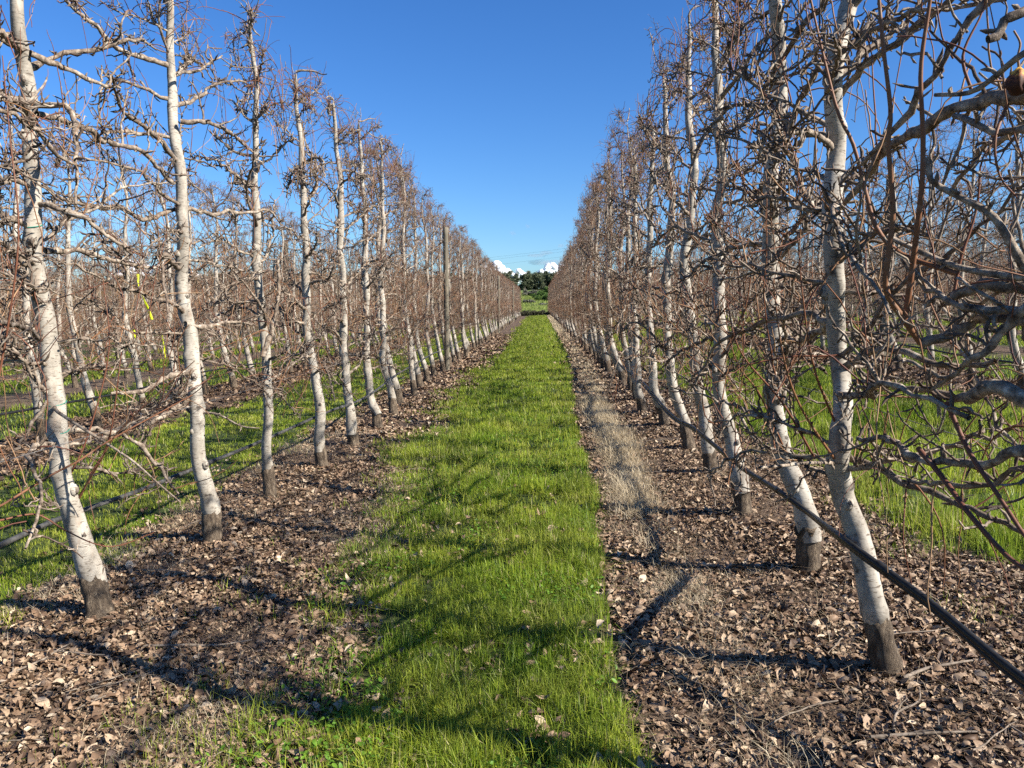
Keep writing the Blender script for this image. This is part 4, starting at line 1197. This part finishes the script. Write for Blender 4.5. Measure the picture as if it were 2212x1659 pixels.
for i, x in enumerate(ex):
    y = (318 if i < len(np.arange(-190, 190, 3.3)) else 332) + re_.normal() * 5
    x = x + re_.normal() * 1.4
    e = link('eucalypt_tree', None, loc=(x, y, float(terrain(x, y))))
    s = re_.uniform(.82, 1.0); e.scale = (s * re_.uniform(.9, 1.25), s, s * re_.uniform(.85, 1.1)); e.rotation_euler = (0, 0, re_.uniform(0, 6.28))
    where = 'visible at the end of the grass lane' if abs((x / y) - .0) < .035 else ('beyond the left rows' if x < 0 else 'beyond the right rows')
    tag(e, 'dark evergreen tree in the distant ridge line, %s' % where, 'tree', 'ridge trees ' + where)
    tk, cr = EV[int(re_.integers(0, 6))]
    link('trunk', tk, e); link('crown', cr, e)


def bush(x, y, wx, h, mat, name, label, seed, n=1500, size=.12, group=None):
    rng = np.random.default_rng(seed)
    k = 12
    cen = np.stack([rng.normal(size=k) * wx * .30, rng.normal(size=k) * wx * .25, rng.uniform(.15, .75, k) * h], -1)
    rad_ = np.stack([rng.uniform(.18, .34, k) * wx, rng.uniform(.18, .3, k) * wx, rng.uniform(.18, .36, k) * h], -1)
    v, q, t = foliage(cen, rad_, n, size, rng)
    z = float(terrain(x, y))
    v[:, 2] = np.maximum(v[:, 2], -.05)
    e = link(name, None, loc=(x, y, z))
    st = MB(); A = grow(np.zeros((5, 3)) - [0, 0, .1], rng.normal(size=(5, 3)) * [.5, .5, 0] + [0, 0, 1], np.full(5, h * .6), 4, .1, (0, 0, 0), rng)
    st.tubes(A, np.tile(np.linspace(.04, .015, 5), (5, 1)), 5)
    link('stem', st.mesh('stem', [M['knot']]), e)
    link('crown', mesh_from('crown', v, q, np.zeros(len(q)), t, [M[mat]], False), e)
    tag(e, label, 'bush', group)


def at(px, y):
    d = ray(px, 650); return d[0] / d[1] * y


bush(at(1180, 190), 190, 4.2, 2.6, 'bush', 'green_bush', 'large dark green bush high on the grassy bank at the end of the lane', 1, 3500, .16)
bush(at(1172, 170), 170, 3.0, 1.6, 'bush', 'green_bush', 'smaller green bush just below the large one on the bank', 2, 2200, .14)
bush(at(1187, 160), 160, 3.4, 1.6, 'bush', 'green_bush', 'green bush partly behind the right row below the large bush', 3, 2200, .14)
bush(at(1147, 195), 195, 3.0, 1.7, 'greybush', 'grey_bush', 'grey brown bush on the left of the bank', 4, 1800, .14)
bush(at(1141, 150), 150, 1.9, .9, 'greybush', 'grey_bush', 'low grey bush near the foot of the bank', 5, 1300, .1)
bush(at(1170, 140), 140, 2.2, .6, 'greybush', 'grey_bush', 'low pale bush in the middle of the bank', 6, 1200, .1)
rb = np.random.default_rng(88)
for i, x in enumerate(np.arange(-4.5, 5, .95)):
    bush(x + rb.normal() * .2, 99.5 + rb.normal() * .6, 1.3, rb.uniform(.45, .95), 'scrub', 'scrub_bush', 'low dark scrub bush in the line crossing the far end of the lane', 30 + i, 900, .07, 'scrub at the lane end')
# rough pasture on the bank
hk = lambda x, y: np.clip(.3 + vnoise(x / 3, y / 3, 91), 0, 1)
hp = blades(60000, strip_sampler(-7, 9, 103, 240, hk, .5), np.random.default_rng(5), (.12, .4), (.004, .006), .6, (.1, .9))
M['pasture'] = blade_mat('pasture_blade', [(0, (.09, .15, .028)), (.6, (.23, .29, .06)), (1, (.36, .34, .12))], .35, .6)
assemble('pasture_grass', [hp], [M['pasture']], 'rough pasture on the bank beyond the end of the lane', 'grass')

# ------------------------------------------------------------------ power lines
rows_px = [
    [(500, 625, 300), (800, 590, 240), (1056, 557, 200), (1253, 531, 170), (1600, 456, 130), (2034, 336, 100), (2212, 278, 92), (2500, 170, 80)],
    [(500, 635, 300), (800, 600, 240), (1056, 562, 200), (1253, 538, 170), (1600, 470, 130), (2034, 362, 100), (2212, 312, 92), (2500, 210, 80)],
    [(500, 645, 300), (800, 606, 240), (1065, 573, 200), (1253, 549, 170), (1600, 490, 130), (2034, 396, 100), (2212, 358, 92), (2500, 270, 80)],
    [(500, 655, 300), (800, 630, 240), (1065, 597, 200), (1253, 571, 170), (1600, 520, 130), (2034, 428, 100), (2212, 385, 92), (2500, 310, 80)],
]
WN = ['topmost', 'second highest', 'third highest', 'lowest']
for i, ctrl in enumerate(rows_px):
    line = smooth_path([P(*c) for c in ctrl], 90)
    mb = MB(); mb.tubes(line, np.full(90, .012), 5)
    tag(link('power_line', mb.mesh('power_line', [M['cable']])), '%s overhead power line crossing the sky behind the orchard' % WN[i], 'cable', 'power lines')

# ------------------------------------------------------------------ clouds
def cloud(px, py, y, wx, hz, seed, label, n=170):
    rng = np.random.default_rng(seed); c = P(px, py, y)
    mb = MB()
    for i in range(n):
        t = rng.uniform(-1, 1); top = math.sqrt(max(0, 1 - abs(t) ** 3)) * (.8 + .2 * math.sin(t * 7 + seed))
        r = hz * rng.uniform(.10, .26) * (.5 + .5 * top)
        cc = np.array([t * wx * .5, rng.normal() * wx * .03, hz * ((rng.uniform(0, 1) ** .5) * .9 * top - .35)])
        mb.blob(cc, (r * 1.25, r, r), .5, 0, 24, 14, .02, rng)
    tag(link('cloud', mb.mesh('cloud', [M['cloud']]), loc=c), label, 'cloud', kind='structure')


cloud(1072, 590, 5200, 200, 110, 1, 'cloud')
cloud(1124, 600, 5200, 130, 85, 2, 'cloud')
cloud(1196, 588, 5200, 210, 95, 3, 'cloud')
cloud(1245, 600, 5200, 200, 80, 4, 'cloud')
cloud(330, 590, 5200, 620, 140, 5, 'cloud')


def wisp(px, py, y, a, b_, c_, seed):
    rng = np.random.default_rng(seed); mb = MB(); c = P(px, py, y)
    mb.blob((0, 0, 0), (a, b_, c_), .5, 0, 20, 12, .06, rng)
    tag(link('cloud', mb.mesh('cloud', [M['wisp']]), loc=c), kind='structure')


for i, (px, py, a, c_) in enumerate(((1160, 552, 62, 9), (1180, 546, 42, 9), (1168, 567, 80, 16), (1205, 567, 90, 17), (1212, 531, 20, 8), (1108, 504, 22, 5), (1140, 489, 16, 5))):
    wisp(px, py, 4600, a, 120, c_, i)
